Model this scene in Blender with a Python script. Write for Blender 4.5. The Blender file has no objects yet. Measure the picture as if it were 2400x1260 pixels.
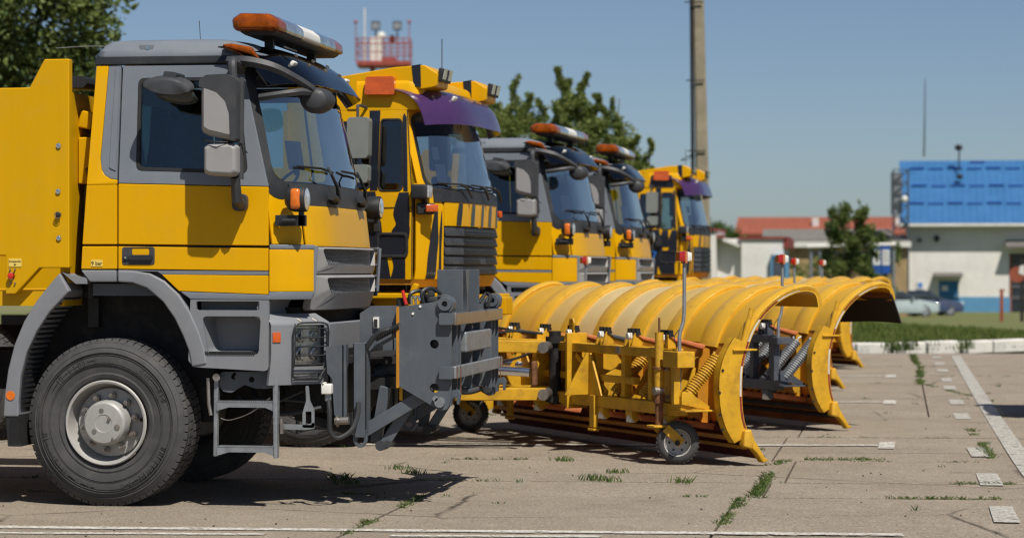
import bpy, bmesh, math, random
from math import sin, cos, pi, radians as R
from mathutils import Vector, Matrix
from mathutils.geometry import tessellate_polygon

# ---------------------------------------------------------------- camera, sky, sun, exposure
sc = bpy.context.scene
col = sc.collection
cd = bpy.data.cameras.new('camera'); cam = bpy.data.objects.new('camera', cd); col.objects.link(cam)
cd.lens = 85.0; cd.sensor_width = 36.0; cd.sensor_fit = 'HORIZONTAL'
cd.clip_start = 0.1; cd.clip_end = 9000
cam.location = (0, 0, 1.6); cam.rotation_euler = (R(90), 0, R(9.07))
cd.dof.use_dof = True; cd.dof.focus_distance = 17.2; cd.dof.aperture_fstop = 2.5
sc.camera = cam

SUN_DIR = Vector((-0.21, 0.30, -0.55)).normalized()       # the way the light travels
w = bpy.data.worlds.new('World'); sc.world = w; w.use_nodes = True
wn = w.node_tree.nodes; wl = w.node_tree.links
bg = wn['Background']; bg.inputs['Strength'].default_value = 0.060
sky = wn.new('ShaderNodeTexSky'); sky.sky_type = 'NISHITA'; sky.sun_disc = False
sky.sun_elevation = math.asin(-SUN_DIR.z); sky.sun_rotation = math.atan2(-SUN_DIR.x, -SUN_DIR.y)
sky.air_density = 0.72; sky.dust_density = 0.72; sky.ozone_density = 2.9; sky.altitude = 100
wl.new(sky.outputs[0], bg.inputs['Color'])
sl = bpy.data.lights.new('sun', 'SUN'); sun = bpy.data.objects.new('sun', sl); col.objects.link(sun)
sl.energy = 4.3; sl.angle = R(0.53); sl.color = (1.0, 0.945, 0.85)
sun.rotation_euler = SUN_DIR.to_track_quat('-Z', 'Y').to_euler(); sun.location = (10, -20, 40)
sc.view_settings.view_transform = 'Standard'; sc.view_settings.look = 'None'
sc.view_settings.gamma = 1.0; sc.view_settings.exposure = 0.32; sc.view_settings.use_curve_mapping = False
sc.render.engine = 'CYCLES'
sc.cycles.use_denoising = True; sc.cycles.max_bounces = 8; sc.cycles.transparent_max_bounces = 16
sc.cycles.sample_clamp_indirect = 6; sc.cycles.caustics_reflective = False; sc.cycles.caustics_refractive = False
sc.cycles.filter_width = 1.3

# ---------------------------------------------------------------- materials
MAT = {}
def mat(name, color, rough=0.5, metal=0.0, var=0.10, vscale=3.0, bump=0.0, bscale=60.0, coat=0.0, spec=0.5,
        dirt=None, dirt_amt=0.25, dscale=5.0, stretch=None, color2=None, trans=0.0, ior=1.45, alpha=1.0):
    m = bpy.data.materials.new(name); m.use_nodes = True
    nt = m.node_tree; N = nt.nodes; L = nt.links
    b = N['Principled BSDF']
    b.inputs['Roughness'].default_value = rough; b.inputs['Metallic'].default_value = metal
    b.inputs['Coat Weight'].default_value = coat; b.inputs['Coat Roughness'].default_value = 0.12
    b.inputs['Specular IOR Level'].default_value = spec
    b.inputs['Transmission Weight'].default_value = trans; b.inputs['Alpha'].default_value = alpha; b.inputs['IOR'].default_value = ior
    tc = N.new('ShaderNodeTexCoord'); mp = N.new('ShaderNodeMapping')
    if stretch: mp.inputs['Scale'].default_value = stretch
    L.new(tc.outputs['Object'], mp.inputs['Vector'])
    nz = N.new('ShaderNodeTexNoise'); nz.inputs['Scale'].default_value = vscale; nz.inputs['Detail'].default_value = 6
    nz.inputs['Roughness'].default_value = 0.62
    L.new(mp.outputs[0], nz.inputs['Vector'])
    mx = N.new('ShaderNodeMix'); mx.data_type = 'RGBA'
    c2 = color2 or tuple(max(0, c * (1 - 2.2 * var)) for c in color)
    c1 = tuple(min(1, c * (1 + 0.6 * var)) for c in color)
    mx.inputs[6].default_value = (*c2, 1); mx.inputs[7].default_value = (*c1, 1)
    cr = N.new('ShaderNodeValToRGB'); cr.color_ramp.elements[0].position = 0.3; cr.color_ramp.elements[1].position = 0.68
    L.new(nz.outputs['Fac'], cr.inputs[0]); L.new(cr.outputs[0], mx.inputs[0])
    out = mx.outputs[2]
    if dirt:
        n2 = N.new('ShaderNodeTexNoise'); n2.inputs['Scale'].default_value = dscale; n2.inputs['Detail'].default_value = 9
        n2.inputs['Roughness'].default_value = 0.7
        L.new(tc.outputs['Object'], n2.inputs['Vector'])
        r2 = N.new('ShaderNodeValToRGB'); r2.color_ramp.elements[0].position = 0.5; r2.color_ramp.elements[1].position = 0.74
        r2.color_ramp.elements[1].color = (dirt_amt,) * 3 + (1,)
        L.new(n2.outputs['Fac'], r2.inputs[0])
        m2 = N.new('ShaderNodeMix'); m2.data_type = 'RGBA'; m2.inputs[7].default_value = (*dirt, 1)
        L.new(r2.outputs[0], m2.inputs[0]); L.new(out, m2.inputs[6]); out = m2.outputs[2]
    L.new(out, b.inputs['Base Color'])
    mr = N.new('ShaderNodeMapRange'); mr.inputs[3].default_value = max(0.02, rough - 0.08); mr.inputs[4].default_value = min(1, rough + 0.10)
    L.new(nz.outputs['Fac'], mr.inputs[0]); L.new(mr.outputs[0], b.inputs['Roughness'])
    if bump:
        nb = N.new('ShaderNodeTexNoise'); nb.inputs['Scale'].default_value = bscale; nb.inputs['Detail'].default_value = 5
        L.new(tc.outputs['Object'], nb.inputs['Vector'])
        bp = N.new('ShaderNodeBump'); bp.inputs['Strength'].default_value = bump; bp.inputs['Distance'].default_value = 0.01
        L.new(nb.outputs['Fac'], bp.inputs['Height']); L.new(bp.outputs[0], b.inputs['Normal'])
    MAT[name] = m
    return m

def glass(name, tint, gloss=0.06, rough=0.02, ior=1.5):
    m = bpy.data.materials.new(name); m.use_nodes = True
    N = m.node_tree.nodes; L = m.node_tree.links
    N.remove(N['Principled BSDF']); out = N['Material Output']
    t = N.new('ShaderNodeBsdfTransparent'); t.inputs[0].default_value = (*tint, 1)
    g = N.new('ShaderNodeBsdfGlossy'); g.inputs['Roughness'].default_value = rough
    f = N.new('ShaderNodeFresnel'); f.inputs['IOR'].default_value = ior
    ad = N.new('ShaderNodeMath'); ad.operation = 'ADD'; ad.use_clamp = True; ad.inputs[1].default_value = gloss
    L.new(f.outputs[0], ad.inputs[0])
    mx = N.new('ShaderNodeMixShader'); L.new(ad.outputs[0], mx.inputs[0]); L.new(t.outputs[0], mx.inputs[1]); L.new(g.outputs[0], mx.inputs[2])
    L.new(mx.outputs[0], out.inputs['Surface'])
    MAT[name] = m
    return m

YEL = (0.66, 0.345, 0.0015)
mat('yellow_paint', YEL, 0.34, var=0.014, bump=0.06, bscale=3.0, vscale=2.0, coat=0.03, spec=0.20, dirt=(0.40, 0.25, 0.06), dirt_amt=0.2, dscale=3, stretch=(4, 4, 0.6))
mat('yellow_body', (0.60, 0.325, 0.0015), 0.4, var=0.03, bump=0.08, bscale=2.5, vscale=1.4, coat=0.03, spec=0.22, dirt=(0.40, 0.26, 0.06), dirt_amt=0.2, stretch=(5, 5, 0.4))
mat('plow_yellow', (0.62, 0.34, 0.014), 0.5, var=0.12, vscale=5, bump=0.06, bscale=30, dirt=(0.17, 0.085, 0.025), dirt_amt=0.7, dscale=6)
mat('plow_glare', (0.70, 0.54, 0.25), 0.36, var=0.06, vscale=1.6, coat=0.3, dirt=(0.60, 0.40, 0.12), dirt_amt=0.6, dscale=2.2)  # sky and sun glare on the middle blade panels, put into the colour
mat('plow_half_glare', (0.68, 0.46, 0.12), 0.33, var=0.06, vscale=1.6, coat=0.45, dirt=(0.58, 0.34, 0.06), dirt_amt=0.6, dscale=2.2)  # in-between tone: a weaker share of the painted glare
mat('plow_rib', (0.70, 0.40, 0.03), 0.36, var=0.07, vscale=3, coat=0.3, dirt=(0.25, 0.13, 0.03), dirt_amt=0.55, dscale=12)
mat('plow_amber', (0.50, 0.21, 0.012), 0.5, var=0.08, vscale=4, dirt=(0.22, 0.1, 0.03), dirt_amt=0.5, dscale=9)
mat('old_yellow', (0.60, 0.33, 0.02), 0.6, var=0.12, vscale=9, bump=0.08, bscale=40, dirt=(0.16, 0.065, 0.02), dirt_amt=0.75, dscale=16)
mat('rust', (0.20, 0.085, 0.035), 0.8, var=0.25, vscale=22, bump=0.15, bscale=70)
mat('red_rubber', (0.16, 0.030, 0.018), 0.75, var=0.25, vscale=12, dirt=(0.06, 0.04, 0.03), dirt_amt=0.6, dscale=14)
mat('orange_rubber', (0.55, 0.17, 0.06), 0.65, var=0.12, vscale=10)
mat('grey_paint', (0.165, 0.185, 0.215), 0.42, var=0.05, vscale=2.5, coat=0.15, dirt=(0.25, 0.23, 0.20), dirt_amt=0.15)
mat('grey_trim', (0.195, 0.205, 0.225), 0.5, var=0.05, vscale=3, dirt=(0.28, 0.25, 0.21), dirt_amt=0.25)
mat('grille_trim', (0.30, 0.295, 0.29), 0.5, var=0.06, vscale=4, dirt=(0.20, 0.18, 0.16), dirt_amt=0.3)
mat('mirror_grey', (0.29, 0.285, 0.285), 0.5, var=0.04, vscale=4)
mat('carrier_grey', (0.085, 0.10, 0.12), 0.48, var=0.08, vscale=3, coat=0.1, dirt=(0.20, 0.19, 0.17), dirt_amt=0.3, dscale=5, stretch=(3, 3, 0.7))
mat('frame_grey', (0.06, 0.07, 0.09), 0.5, var=0.1, vscale=5, dirt=(0.18, 0.17, 0.15), dirt_amt=0.3)
mat('steel', (0.40, 0.37, 0.34), 0.38, 0.85, var=0.15, vscale=14, dirt=(0.30, 0.18, 0.09), dirt_amt=0.5, dscale=10, stretch=(1, 8, 1))
mat('galvanised', (0.30, 0.32, 0.34), 0.5, 0.55, var=0.12, vscale=14)
mat('chrome', (0.78, 0.78, 0.78), 0.12, 1.0, var=0.03)
mat('black_plastic', (0.022, 0.024, 0.027), 0.5, var=0.1, vscale=5, dirt=(0.09, 0.085, 0.08), dirt_amt=0.2)
mat('dark_plastic', (0.045, 0.048, 0.054), 0.52, var=0.1, vscale=5, dirt=(0.12, 0.11, 0.10), dirt_amt=0.25)
mat('black_rubber', (0.018, 0.018, 0.019), 0.65, var=0.15, vscale=12)
mat('chassis_black', (0.012, 0.012, 0.013), 0.7, var=0.3, vscale=6, dirt=(0.07, 0.058, 0.045), dirt_amt=0.6, dscale=8)
mat('tyre', (0.062, 0.062, 0.064), 0.78, var=0.14, vscale=7, bump=0.08, bscale=120, dirt=(0.13, 0.115, 0.095), dirt_amt=0.35, dscale=6)
mat('rim_grey', (0.42, 0.41, 0.39), 0.45, 0.1, var=0.06, vscale=5, dirt=(0.2, 0.16, 0.12), dirt_amt=0.3, dscale=9)
mat('hub_grey', (0.36, 0.355, 0.34), 0.5, 0.1, var=0.06, vscale=8, dirt=(0.16, 0.13, 0.10), dirt_amt=0.35, dscale=12)
mat('seat_cloth', (0.07, 0.08, 0.10), 0.9, var=0.1)
mat('dash', (0.16, 0.175, 0.195), 0.7, var=0.05)
mat('interior', (0.09, 0.10, 0.115), 0.8, var=0.08)
mat('paper', (0.72, 0.76, 0.76), 0.8, var=0.03)
mat('white_plastic', (0.72, 0.71, 0.66), 0.4, var=0.03)
mat('red_plastic', (0.55, 0.03, 0.02), 0.3, var=0.05)
mat('blue_print', (0.02, 0.17, 0.62), 0.5, var=0.03)
mat('black_print', (0.010, 0.012, 0.018), 0.45, var=0.1)
mat('stripe_black', (0.012, 0.015, 0.024), 0.32, var=0.1, coat=0.3)
mat('label_yellow', (0.74, 0.55, 0.12), 0.5, var=0.04)
mat('amber_solid', (0.70, 0.16, 0.012), 0.25, var=0.08, vscale=40, coat=0.6)
mat('orange_lens', (0.55, 0.09, 0.008), 0.22, var=0.12, vscale=14, coat=0.8)
mat('amber_lens', (0.62, 0.13, 0.006), 0.10, var=0.25, vscale=14, coat=0.5, trans=0.55, ior=1.15)
mat('red_lens', (0.42, 0.012, 0.01), 0.15, var=0.1, coat=0.7)
mat('lamp_reflector', (0.84, 0.85, 0.86), 0.14, 0.55, var=0.22, vscale=26)
mat('clear_lens', (0.38, 0.42, 0.44), 0.06, 0.25, var=0.30, vscale=9, coat=1.0)
mat('hose', (0.025, 0.026, 0.028), 0.45, var=0.1)
mat('mirror_glass', (0.5, 0.55, 0.58), 0.03, 1.0, var=0.02)
glass('windshield_glass', (0.82, 0.88, 0.91), 0.40)
glass('side_glass', (0.62, 0.78, 0.82), 0.035)
glass('visor_blue', (0.06, 0.08, 0.14), 0.05, 0.06)
mat('visor_purple', (0.075, 0.032, 0.125), 0.16, var=0.06, vscale=2, coat=0.6, alpha=0.74)
glass('clear_glass', (0.72, 0.80, 0.80), 0.04)
glass('lens_cover', (0.92, 0.94, 0.95), 0.03)

# ---------------------------------------------------------------- mesh builder
class MB:
    def __init__(s): s.v = []; s.f = []
    def add(s, vs, fs):
        o = len(s.v); s.v += [tuple(v) for v in vs]; s.f += [tuple(i + o for i in f) for f in fs]; return s
    def box(s, x0, x1, y0, y1, z0, z1):
        return s.add([(x0,y0,z0),(x1,y0,z0),(x1,y1,z0),(x0,y1,z0),(x0,y0,z1),(x1,y0,z1),(x1,y1,z1),(x0,y1,z1)],
                     [(0,3,2,1),(4,5,6,7),(0,1,5,4),(1,2,6,5),(2,3,7,6),(3,0,4,7)])
    def obox(s, c, size, rot=(0,0,0)):
        from mathutils import Euler
        M = Euler(rot).to_matrix(); h = [q / 2 for q in size]; c = Vector(c)
        vs = [c + M @ Vector((a*h[0], b*h[1], d*h[2])) for d in (-1,1) for a, b in ((-1,-1),(1,-1),(1,1),(-1,1))]
        return s.add(vs, [(0,3,2,1),(4,5,6,7),(0,1,5,4),(1,2,6,5),(2,3,7,6),(3,0,4,7)])
    def beam(s, p0, p1, w_, h_, up=(0,0,1)):
        p0 = Vector(p0); p1 = Vector(p1); d = (p1 - p0).normalized(); u = Vector(up)
        if abs(d.dot(u)) > 0.98: u = Vector((1,0,0))
        a = d.cross(u).normalized(); b = a.cross(d).normalized()
        vs = [p + a*sa*w_/2 + b*sb*h_/2 for p in (p0, p1) for sa, sb in ((-1,-1),(1,-1),(1,1),(-1,1))]
        return s.add(vs, [(0,1,2,3),(7,6,5,4),(0,4,5,1),(1,5,6,2),(2,6,7,3),(3,7,4,0)])
    def prism(s, pts, t0, t1, plane='xz', holes=(), fn=None):
        """closed outline (a,b) swept from t0 to t1 across its plane"""
        if fn is None:
            fn = {'xz': lambda a,b,t: (a,t,b), 'yz': lambda a,b,t: (t,a,b), 'xy': lambda a,b,t: (a,b,t)}[plane]
        loops = [list(pts)] + [list(h) for h in holes]
        flat = [p for l in loops for p in l]; n = len(flat)
        tris = tessellate_polygon([[Vector((p[0], p[1], 0)) for p in l] for l in loops])
        fs = [tuple(t) for t in tris] + [tuple(i + n for i in reversed(t)) for t in tris]
        k = 0
        for l in loops:
            m = len(l)
            for i in range(m):
                a = k + i; b = k + (i + 1) % m; fs.append((a, b, b + n, a + n))
            k += m
        return s.add([fn(p[0], p[1], t0) for p in flat] + [fn(p[0], p[1], t1) for p in flat], fs)
    def cyl(s, p0, p1, r0, r1=None, n=14, cap=True):
        r1 = r0 if r1 is None else r1
        p0 = Vector(p0); p1 = Vector(p1); d = (p1 - p0).normalized()
        u = Vector((0,0,1)) if abs(d.z) < 0.9 else Vector((1,0,0))
        a = d.cross(u).normalized(); b = d.cross(a).normalized()
        vs = [p + (a*cos(2*pi*i/n) + b*sin(2*pi*i/n))*r for p, r in ((p0,r0),(p1,r1)) for i in range(n)]
        fs = [(i, (i+1)%n, n+(i+1)%n, n+i) for i in range(n)]
        if cap: fs += [tuple(range(n-1,-1,-1)), tuple(range(n,2*n))]
        return s.add(vs, fs)
    def tube(s, path, r, n=8, cap=True):
        P = [Vector(p) for p in path]; m = len(P); vs = []; prev = None
        for i, p in enumerate(P):
            d = (P[min(i+1,m-1)] - P[max(i-1,0)]).normalized()
            if prev is None:
                u = Vector((0,0,1)) if abs(d.z) < 0.9 else Vector((1,0,0)); a = d.cross(u).normalized()
            else:
                a = (prev - d*prev.dot(d)).normalized()
            prev = a; b = d.cross(a)
            rr = r if not isinstance(r, (list, tuple)) else lerp(r[int(i/(m-1)*(len(r)-1))], r[min(len(r)-1, int(i/(m-1)*(len(r)-1))+1)], (i/(m-1)*(len(r)-1)) % 1)
            vs += [p + (a*cos(2*pi*k/n) + b*sin(2*pi*k/n))*rr for k in range(n)]
        fs = [(i*n+k, i*n+(k+1)%n, (i+1)*n+(k+1)%n, (i+1)*n+k) for i in range(m-1) for k in range(n)]
        if cap: fs += [tuple(range(n-1,-1,-1)), tuple((m-1)*n+k for k in range(n))]
        return s.add(vs, fs)
    def lathe(s, prof, org=(0,0,0), axis='y', n=48, close=False):
        """prof: (radius, height along axis)"""
        o = Vector(org); vs = []; m = len(prof)
        for r_, h in prof:
            for i in range(n):
                c, q = cos(2*pi*i/n)*r_, sin(2*pi*i/n)*r_
                vs.append(o + Vector({'y': (c, h, q), 'x': (h, c, q), 'z': (c, q, h)}[axis]))
        fs = []
        for j in range(m if close else m-1):
            for i in range(n):
                a = j*n+i; b = j*n+(i+1)%n; c = ((j+1)%m)*n+(i+1)%n; d = ((j+1)%m)*n+i
                fs.append((a,b,c,d))
        return s.add(vs, fs)
    def ring(s, A, B, close=True):
        """quads between two point loops of the same length"""
        n = len(A); return s.add(list(A)+list(B), [(i,(i+1)%n,n+(i+1)%n,n+i) for i in range(n if close else n-1)])
    def loft(s, loops, cap0=True, cap1=True):
        n = len(loops[0]); vs = [p for l in loops for p in l]; fs = []
        for j in range(len(loops)-1):
            for i in range(n): fs.append((j*n+i, j*n+(i+1)%n, (j+1)*n+(i+1)%n, (j+1)*n+i))
        if cap0: fs.append(tuple(range(n-1,-1,-1)))
        if cap1: fs.append(tuple((len(loops)-1)*n+i for i in range(n)))
        return s.add(vs, fs)
    def surf(s, fn, nu, nv, thick=0.0):
        P = [[Vector(fn(i/nu, j/nv)) for j in range(nv+1)] for i in range(nu+1)]
        w_ = nv+1; vs = [p for row in P for p in row]
        fs = [(i*w_+j, (i+1)*w_+j, (i+1)*w_+j+1, i*w_+j+1) for i in range(nu) for j in range(nv)]
        if thick:
            n0 = len(vs); off = []
            for i in range(nu+1):
                for j in range(nv+1):
                    du = P[min(i+1,nu)][j]-P[max(i-1,0)][j]; dv = P[i][min(j+1,nv)]-P[i][max(j-1,0)]
                    off.append(P[i][j] - du.cross(dv).normalized()*thick)
            vs += off; fs += [tuple(n0+k for k in reversed(f)) for f in fs]
            rim = [i*w_ for i in range(nu+1)] + [nu*w_+j for j in range(1,nv+1)] + [i*w_+nv for i in range(nu-1,-1,-1)] + [j for j in range(nv-1,0,-1)]
            m = len(rim); fs += [(rim[(k+1)%m], rim[k], rim[k]+n0, rim[(k+1)%m]+n0) for k in range(m)]
        return s.add(vs, fs)
    def ball(s, c, r, n=12, m=8):
        rx, ry, rz = r if isinstance(r, (tuple, list)) else (r, r, r)
        loops = []
        for j in range(1, m):
            t = pi*j/m; loops.append([(c[0]+rx*sin(t)*cos(2*pi*i/n), c[1]+ry*sin(t)*sin(2*pi*i/n), c[2]+rz*cos(t)) for i in range(n)])
        return s.loft(loops)
    def mirror_y(s, yc):
        """reflected copy of everything so far"""
        n = len(s.v); s.v += [(x, 2*yc-y, z) for x,y,z in s.v]; s.f += [tuple(n+i for i in reversed(f)) for f in s.f]; return s
    def build(s, name, m, parent=None, bevel=0.0, seg=1, angle=35, smooth=True, loc=None, rot=None):
        me = bpy.data.meshes.new(name); me.from_pydata(s.v, [], s.f)
        bm = bmesh.new(); bm.from_mesh(me)
        bmesh.ops.recalc_face_normals(bm, faces=bm.faces)
        if bevel:
            ed = [e for e in bm.edges if len(e.link_faces) == 2 and e.calc_face_angle(0) > R(angle)]
            bmesh.ops.bevel(bm, geom=ed, offset=bevel, segments=seg, affect='EDGES', clamp_overlap=True, profile=0.5)
        bm.to_mesh(me); bm.free()
        if smooth:
            me.polygons.foreach_set('use_smooth', [True]*len(me.polygons)); me.set_sharp_from_angle(angle=R(angle if not bevel else 50))
        me.materials.append(MAT[m] if isinstance(m, str) else m)
        o = bpy.data.objects.new(name, me); col.objects.link(o)
        if parent is not None: o.parent = parent
        if bevel:
            wm = o.modifiers.new('weighted_normals', 'WEIGHTED_NORMAL'); wm.keep_sharp = True; wm.weight = 80
        if loc: o.location = loc
        if rot: o.rotation_euler = rot
        return o

def build_each(mb, name, m, parent, **kw):
    """one object for each separate piece of the builder"""
    n = len(mb.v); up = list(range(n))
    def find(i):
        while up[i] != i: up[i] = up[up[i]]; i = up[i]
        return i
    for f in mb.f:
        for i in f[1:]: up[find(i)] = find(f[0])
    groups = {}
    for f in mb.f: groups.setdefault(find(f[0]), []).append(f)
    out = []
    for fs in groups.values():
        ids = sorted({i for f in fs for i in f}); ix = {i: k for k, i in enumerate(ids)}
        q = MB(); q.add([mb.v[i] for i in ids], [tuple(ix[i] for i in f) for f in fs]); out.append(q.build(name, m, parent, **kw))
    return out
def empty(name, loc=(0,0,0), rz=0.0, label=None, cat=None, group=None):
    o = bpy.data.objects.new(name, None); col.objects.link(o); o.location = loc; o.rotation_euler = (0,0,rz); o.empty_display_size = 0.2
    return tag(o, label, cat, group)
def tag(o, label=None, cat=None, group=None, kind=None):
    if label: o['label'] = label
    if cat: o['category'] = cat
    if group: o['group'] = group
    if kind: o['kind'] = kind
    return o
def copy_tree(o, parent=None, skip=()):
    kids = [c for c in o.children if c not in skip]
    c = o.copy(); col.objects.link(c); c.parent = parent
    for k in kids: copy_tree(k, c, skip)
    return c
def rpoly(pts, rad, seg=4):
    """polygon with rounded corners; rad a number or one per corner"""
    out = []; n = len(pts)
    for i in range(n):
        p = Vector(pts[i][:2]); a = Vector(pts[i-1][:2]); b = Vector(pts[(i+1)%n][:2])
        r_ = rad[i % len(rad)] if isinstance(rad, (list, tuple)) else rad
        if r_ <= 0: out.append(tuple(p)); continue
        da = (a-p); db = (b-p); la, lb = da.length, db.length; da /= la; db /= lb
        ang = da.angle(db); t = min(r_/math.tan(ang/2), la*0.48, lb*0.48)
        p0 = p+da*t; p1 = p+db*t
        for k in range(seg+1):
            s_ = k/seg; out.append(tuple(p0*(1-s_)**2 + p*2*s_*(1-s_) + p1*s_**2))
    return out
def rrect(x0, x1, z0, z1, r_, seg=4): return rpoly([(x0,z0),(x1,z0),(x1,z1),(x0,z1)], r_, seg)
def arc(cx, cz, r_, a0, a1, n): return [(cx+r_*cos(R(a0+(a1-a0)*i/n)), cz+r_*sin(R(a0+(a1-a0)*i/n))) for i in range(n+1)]
def curve_pts(pts, n=6):
    """smooth path through points"""
    P = [Vector(p) for p in pts]; out = []
    for i in range(len(P)-1):
        p0 = P[max(i-1,0)]; p1 = P[i]; p2 = P[i+1]; p3 = P[min(i+2,len(P)-1)]
        for k in range(n):
            t = k/n
            out.append(0.5*((2*p1)+(p2-p0)*t+(2*p0-5*p1+4*p2-p3)*t*t+(3*p1-p0-3*p2+p3)*t**3))
    out.append(P[-1]); return out
def text(body, size, m, parent, loc, rot, name='lettering', depth=0.0008):
    cu = bpy.data.curves.new(name, 'FONT'); cu.body = body; cu.size = size; cu.align_x = 'CENTER'; cu.align_y = 'CENTER'; cu.extrude = depth
    t = bpy.data.objects.new(name, cu); col.objects.link(t)
    dg = bpy.context.evaluated_depsgraph_get(); me = bpy.data.meshes.new_from_object(t.evaluated_get(dg))
    bpy.data.objects.remove(t); me.materials.clear(); me.materials.append(MAT[m])
    o = bpy.data.objects.new(name, me); col.objects.link(o); o.parent = parent; o.location = loc; o.rotation_euler = rot
    return o
def lerp(a, b, t): return a + (b-a)*t
def interp(tab, x):
    if x <= tab[0][0]: return tab[0][1]
    for (a, va), (b, vb) in zip(tab, tab[1:]):
        if x <= b: return lerp(va, vb, (x-a)/(b-a))
    return tab[-1][1]
# ---------------------------------------------------------------- ground, apron slabs, paint, kerb, grass
rnd = random.Random(7)
TH = R(9.07)
def W(lat, D, z=0.0):                     # a point to the side of and beyond the place the picture is taken from
    return Vector((-sin(TH)*D + cos(TH)*lat, cos(TH)*D + sin(TH)*lat, z))

def concrete():
    m = bpy.data.materials.new('concrete'); m.use_nodes = True; N = m.node_tree.nodes; L = m.node_tree.links
    b = N['Principled BSDF']; b.inputs['Roughness'].default_value = 0.92; b.inputs['Specular IOR Level'].default_value = 0.2
    g = N.new('ShaderNodeNewGeometry'); oi = N.new('ShaderNodeObjectInfo')
    def noise(scale, det, stretch=None, rough=0.6):
        n = N.new('ShaderNodeTexNoise'); n.inputs['Scale'].default_value = scale; n.inputs['Detail'].default_value = det; n.inputs['Roughness'].default_value = rough
        if stretch:
            mp = N.new('ShaderNodeMapping'); mp.inputs['Scale'].default_value = stretch; L.new(g.outputs['Position'], mp.inputs[0]); L.new(mp.outputs[0], n.inputs['Vector'])
        else: L.new(g.outputs['Position'], n.inputs['Vector'])
        return n
    def ramp(src, p0, p1, c0=(0,0,0), c1=(1,1,1)):
        r = N.new('ShaderNodeValToRGB'); e = r.color_ramp.elements; e[0].position = p0; e[1].position = p1; e[0].color = (*c0,1); e[1].color = (*c1,1)
        L.new(src, r.inputs[0]); return r.outputs[0]
    def mix(f, a, b_, blend='MIX'):
        x = N.new('ShaderNodeMix'); x.data_type = 'RGBA'; x.blend_type = blend
        for s_, q in ((0,f),(6,a),(7,b_)):
            if isinstance(q, (tuple, float, int)): x.inputs[s_].default_value = (*q,1) if isinstance(q, tuple) else q
            else: L.new(q, x.inputs[s_])
        return x.outputs[2]
    c = ramp(noise(0.9, 8).outputs['Fac'], 0.3, 0.72, (0.235, 0.200, 0.155), (0.335, 0.290, 0.228))
    c = mix(0.10, c, ramp(oi.outputs['Random'], 0, 1, (0.19, 0.155, 0.115), (0.36, 0.30, 0.22)))
    c = mix(ramp(noise(7, 8, (0.8, 1.2, 1), 0.7).outputs['Fac'], 0.46, 0.66, (0,0,0), (0.38,)*3), c, (0.185, 0.160, 0.128))
    c = mix(ramp(noise(4.5, 9, None, 0.75).outputs['Fac'], 0.54, 0.70, (0,0,0), (0.45,)*3), c, (0.46, 0.40, 0.32))
    c = mix(ramp(noise(48, 5).outputs['Fac'], 0.53, 0.63, (0,0,0), (0.85,)*3), c, (0.12, 0.098, 0.08))
    c = mix(ramp(noise(62, 4).outputs['Fac'], 0.56, 0.66, (0,0,0), (0.8,)*3), c, (0.52, 0.47, 0.40))
    c = mix(ramp(noise(38, 4).outputs['Fac'], 0.57, 0.66, (0,0,0), (0.5,)*3), c, (0.32, 0.15, 0.085))
    c = mix(ramp(noise(0.8, 5, (1.0, 1.4, 1)).outputs['Fac'], 0.64, 0.76, (0,0,0), (0.7,)*3), c, (0.085, 0.075, 0.065))
    vo = N.new('ShaderNodeTexVoronoi'); vo.feature = 'DISTANCE_TO_EDGE'; vo.inputs['Scale'].default_value = 0.42
    wv = N.new('ShaderNodeMix'); wv.data_type = 'RGBA'; wv.inputs[0].default_value = 0.12
    L.new(g.outputs['Position'], wv.inputs[6]); L.new(noise(2.2, 6, None, 0.7).outputs['Color'], wv.inputs[7]); L.new(wv.outputs[2], vo.inputs['Vector'])
    cm = N.new('ShaderNodeMath'); cm.operation = 'MULTIPLY'; L.new(ramp(vo.outputs['Distance'], 0.0, 0.010, (1,1,1), (0,0,0)), cm.inputs[0]); L.new(ramp(noise(0.5, 3).outputs['Fac'], 0.48, 0.6), cm.inputs[1])
    c = mix(cm.outputs[0], c, (0.05, 0.042, 0.033))
    L.new(c, b.inputs['Base Color'])
    bp = N.new('ShaderNodeBump'); bp.inputs['Strength'].default_value = 0.8; bp.inputs['Distance'].default_value = 0.02
    L.new(noise(26, 9, None, 0.75).outputs['Fac'], bp.inputs['Height']); L.new(bp.outputs[0], b.inputs['Normal'])
    MAT['concrete'] = m
concrete()
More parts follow.
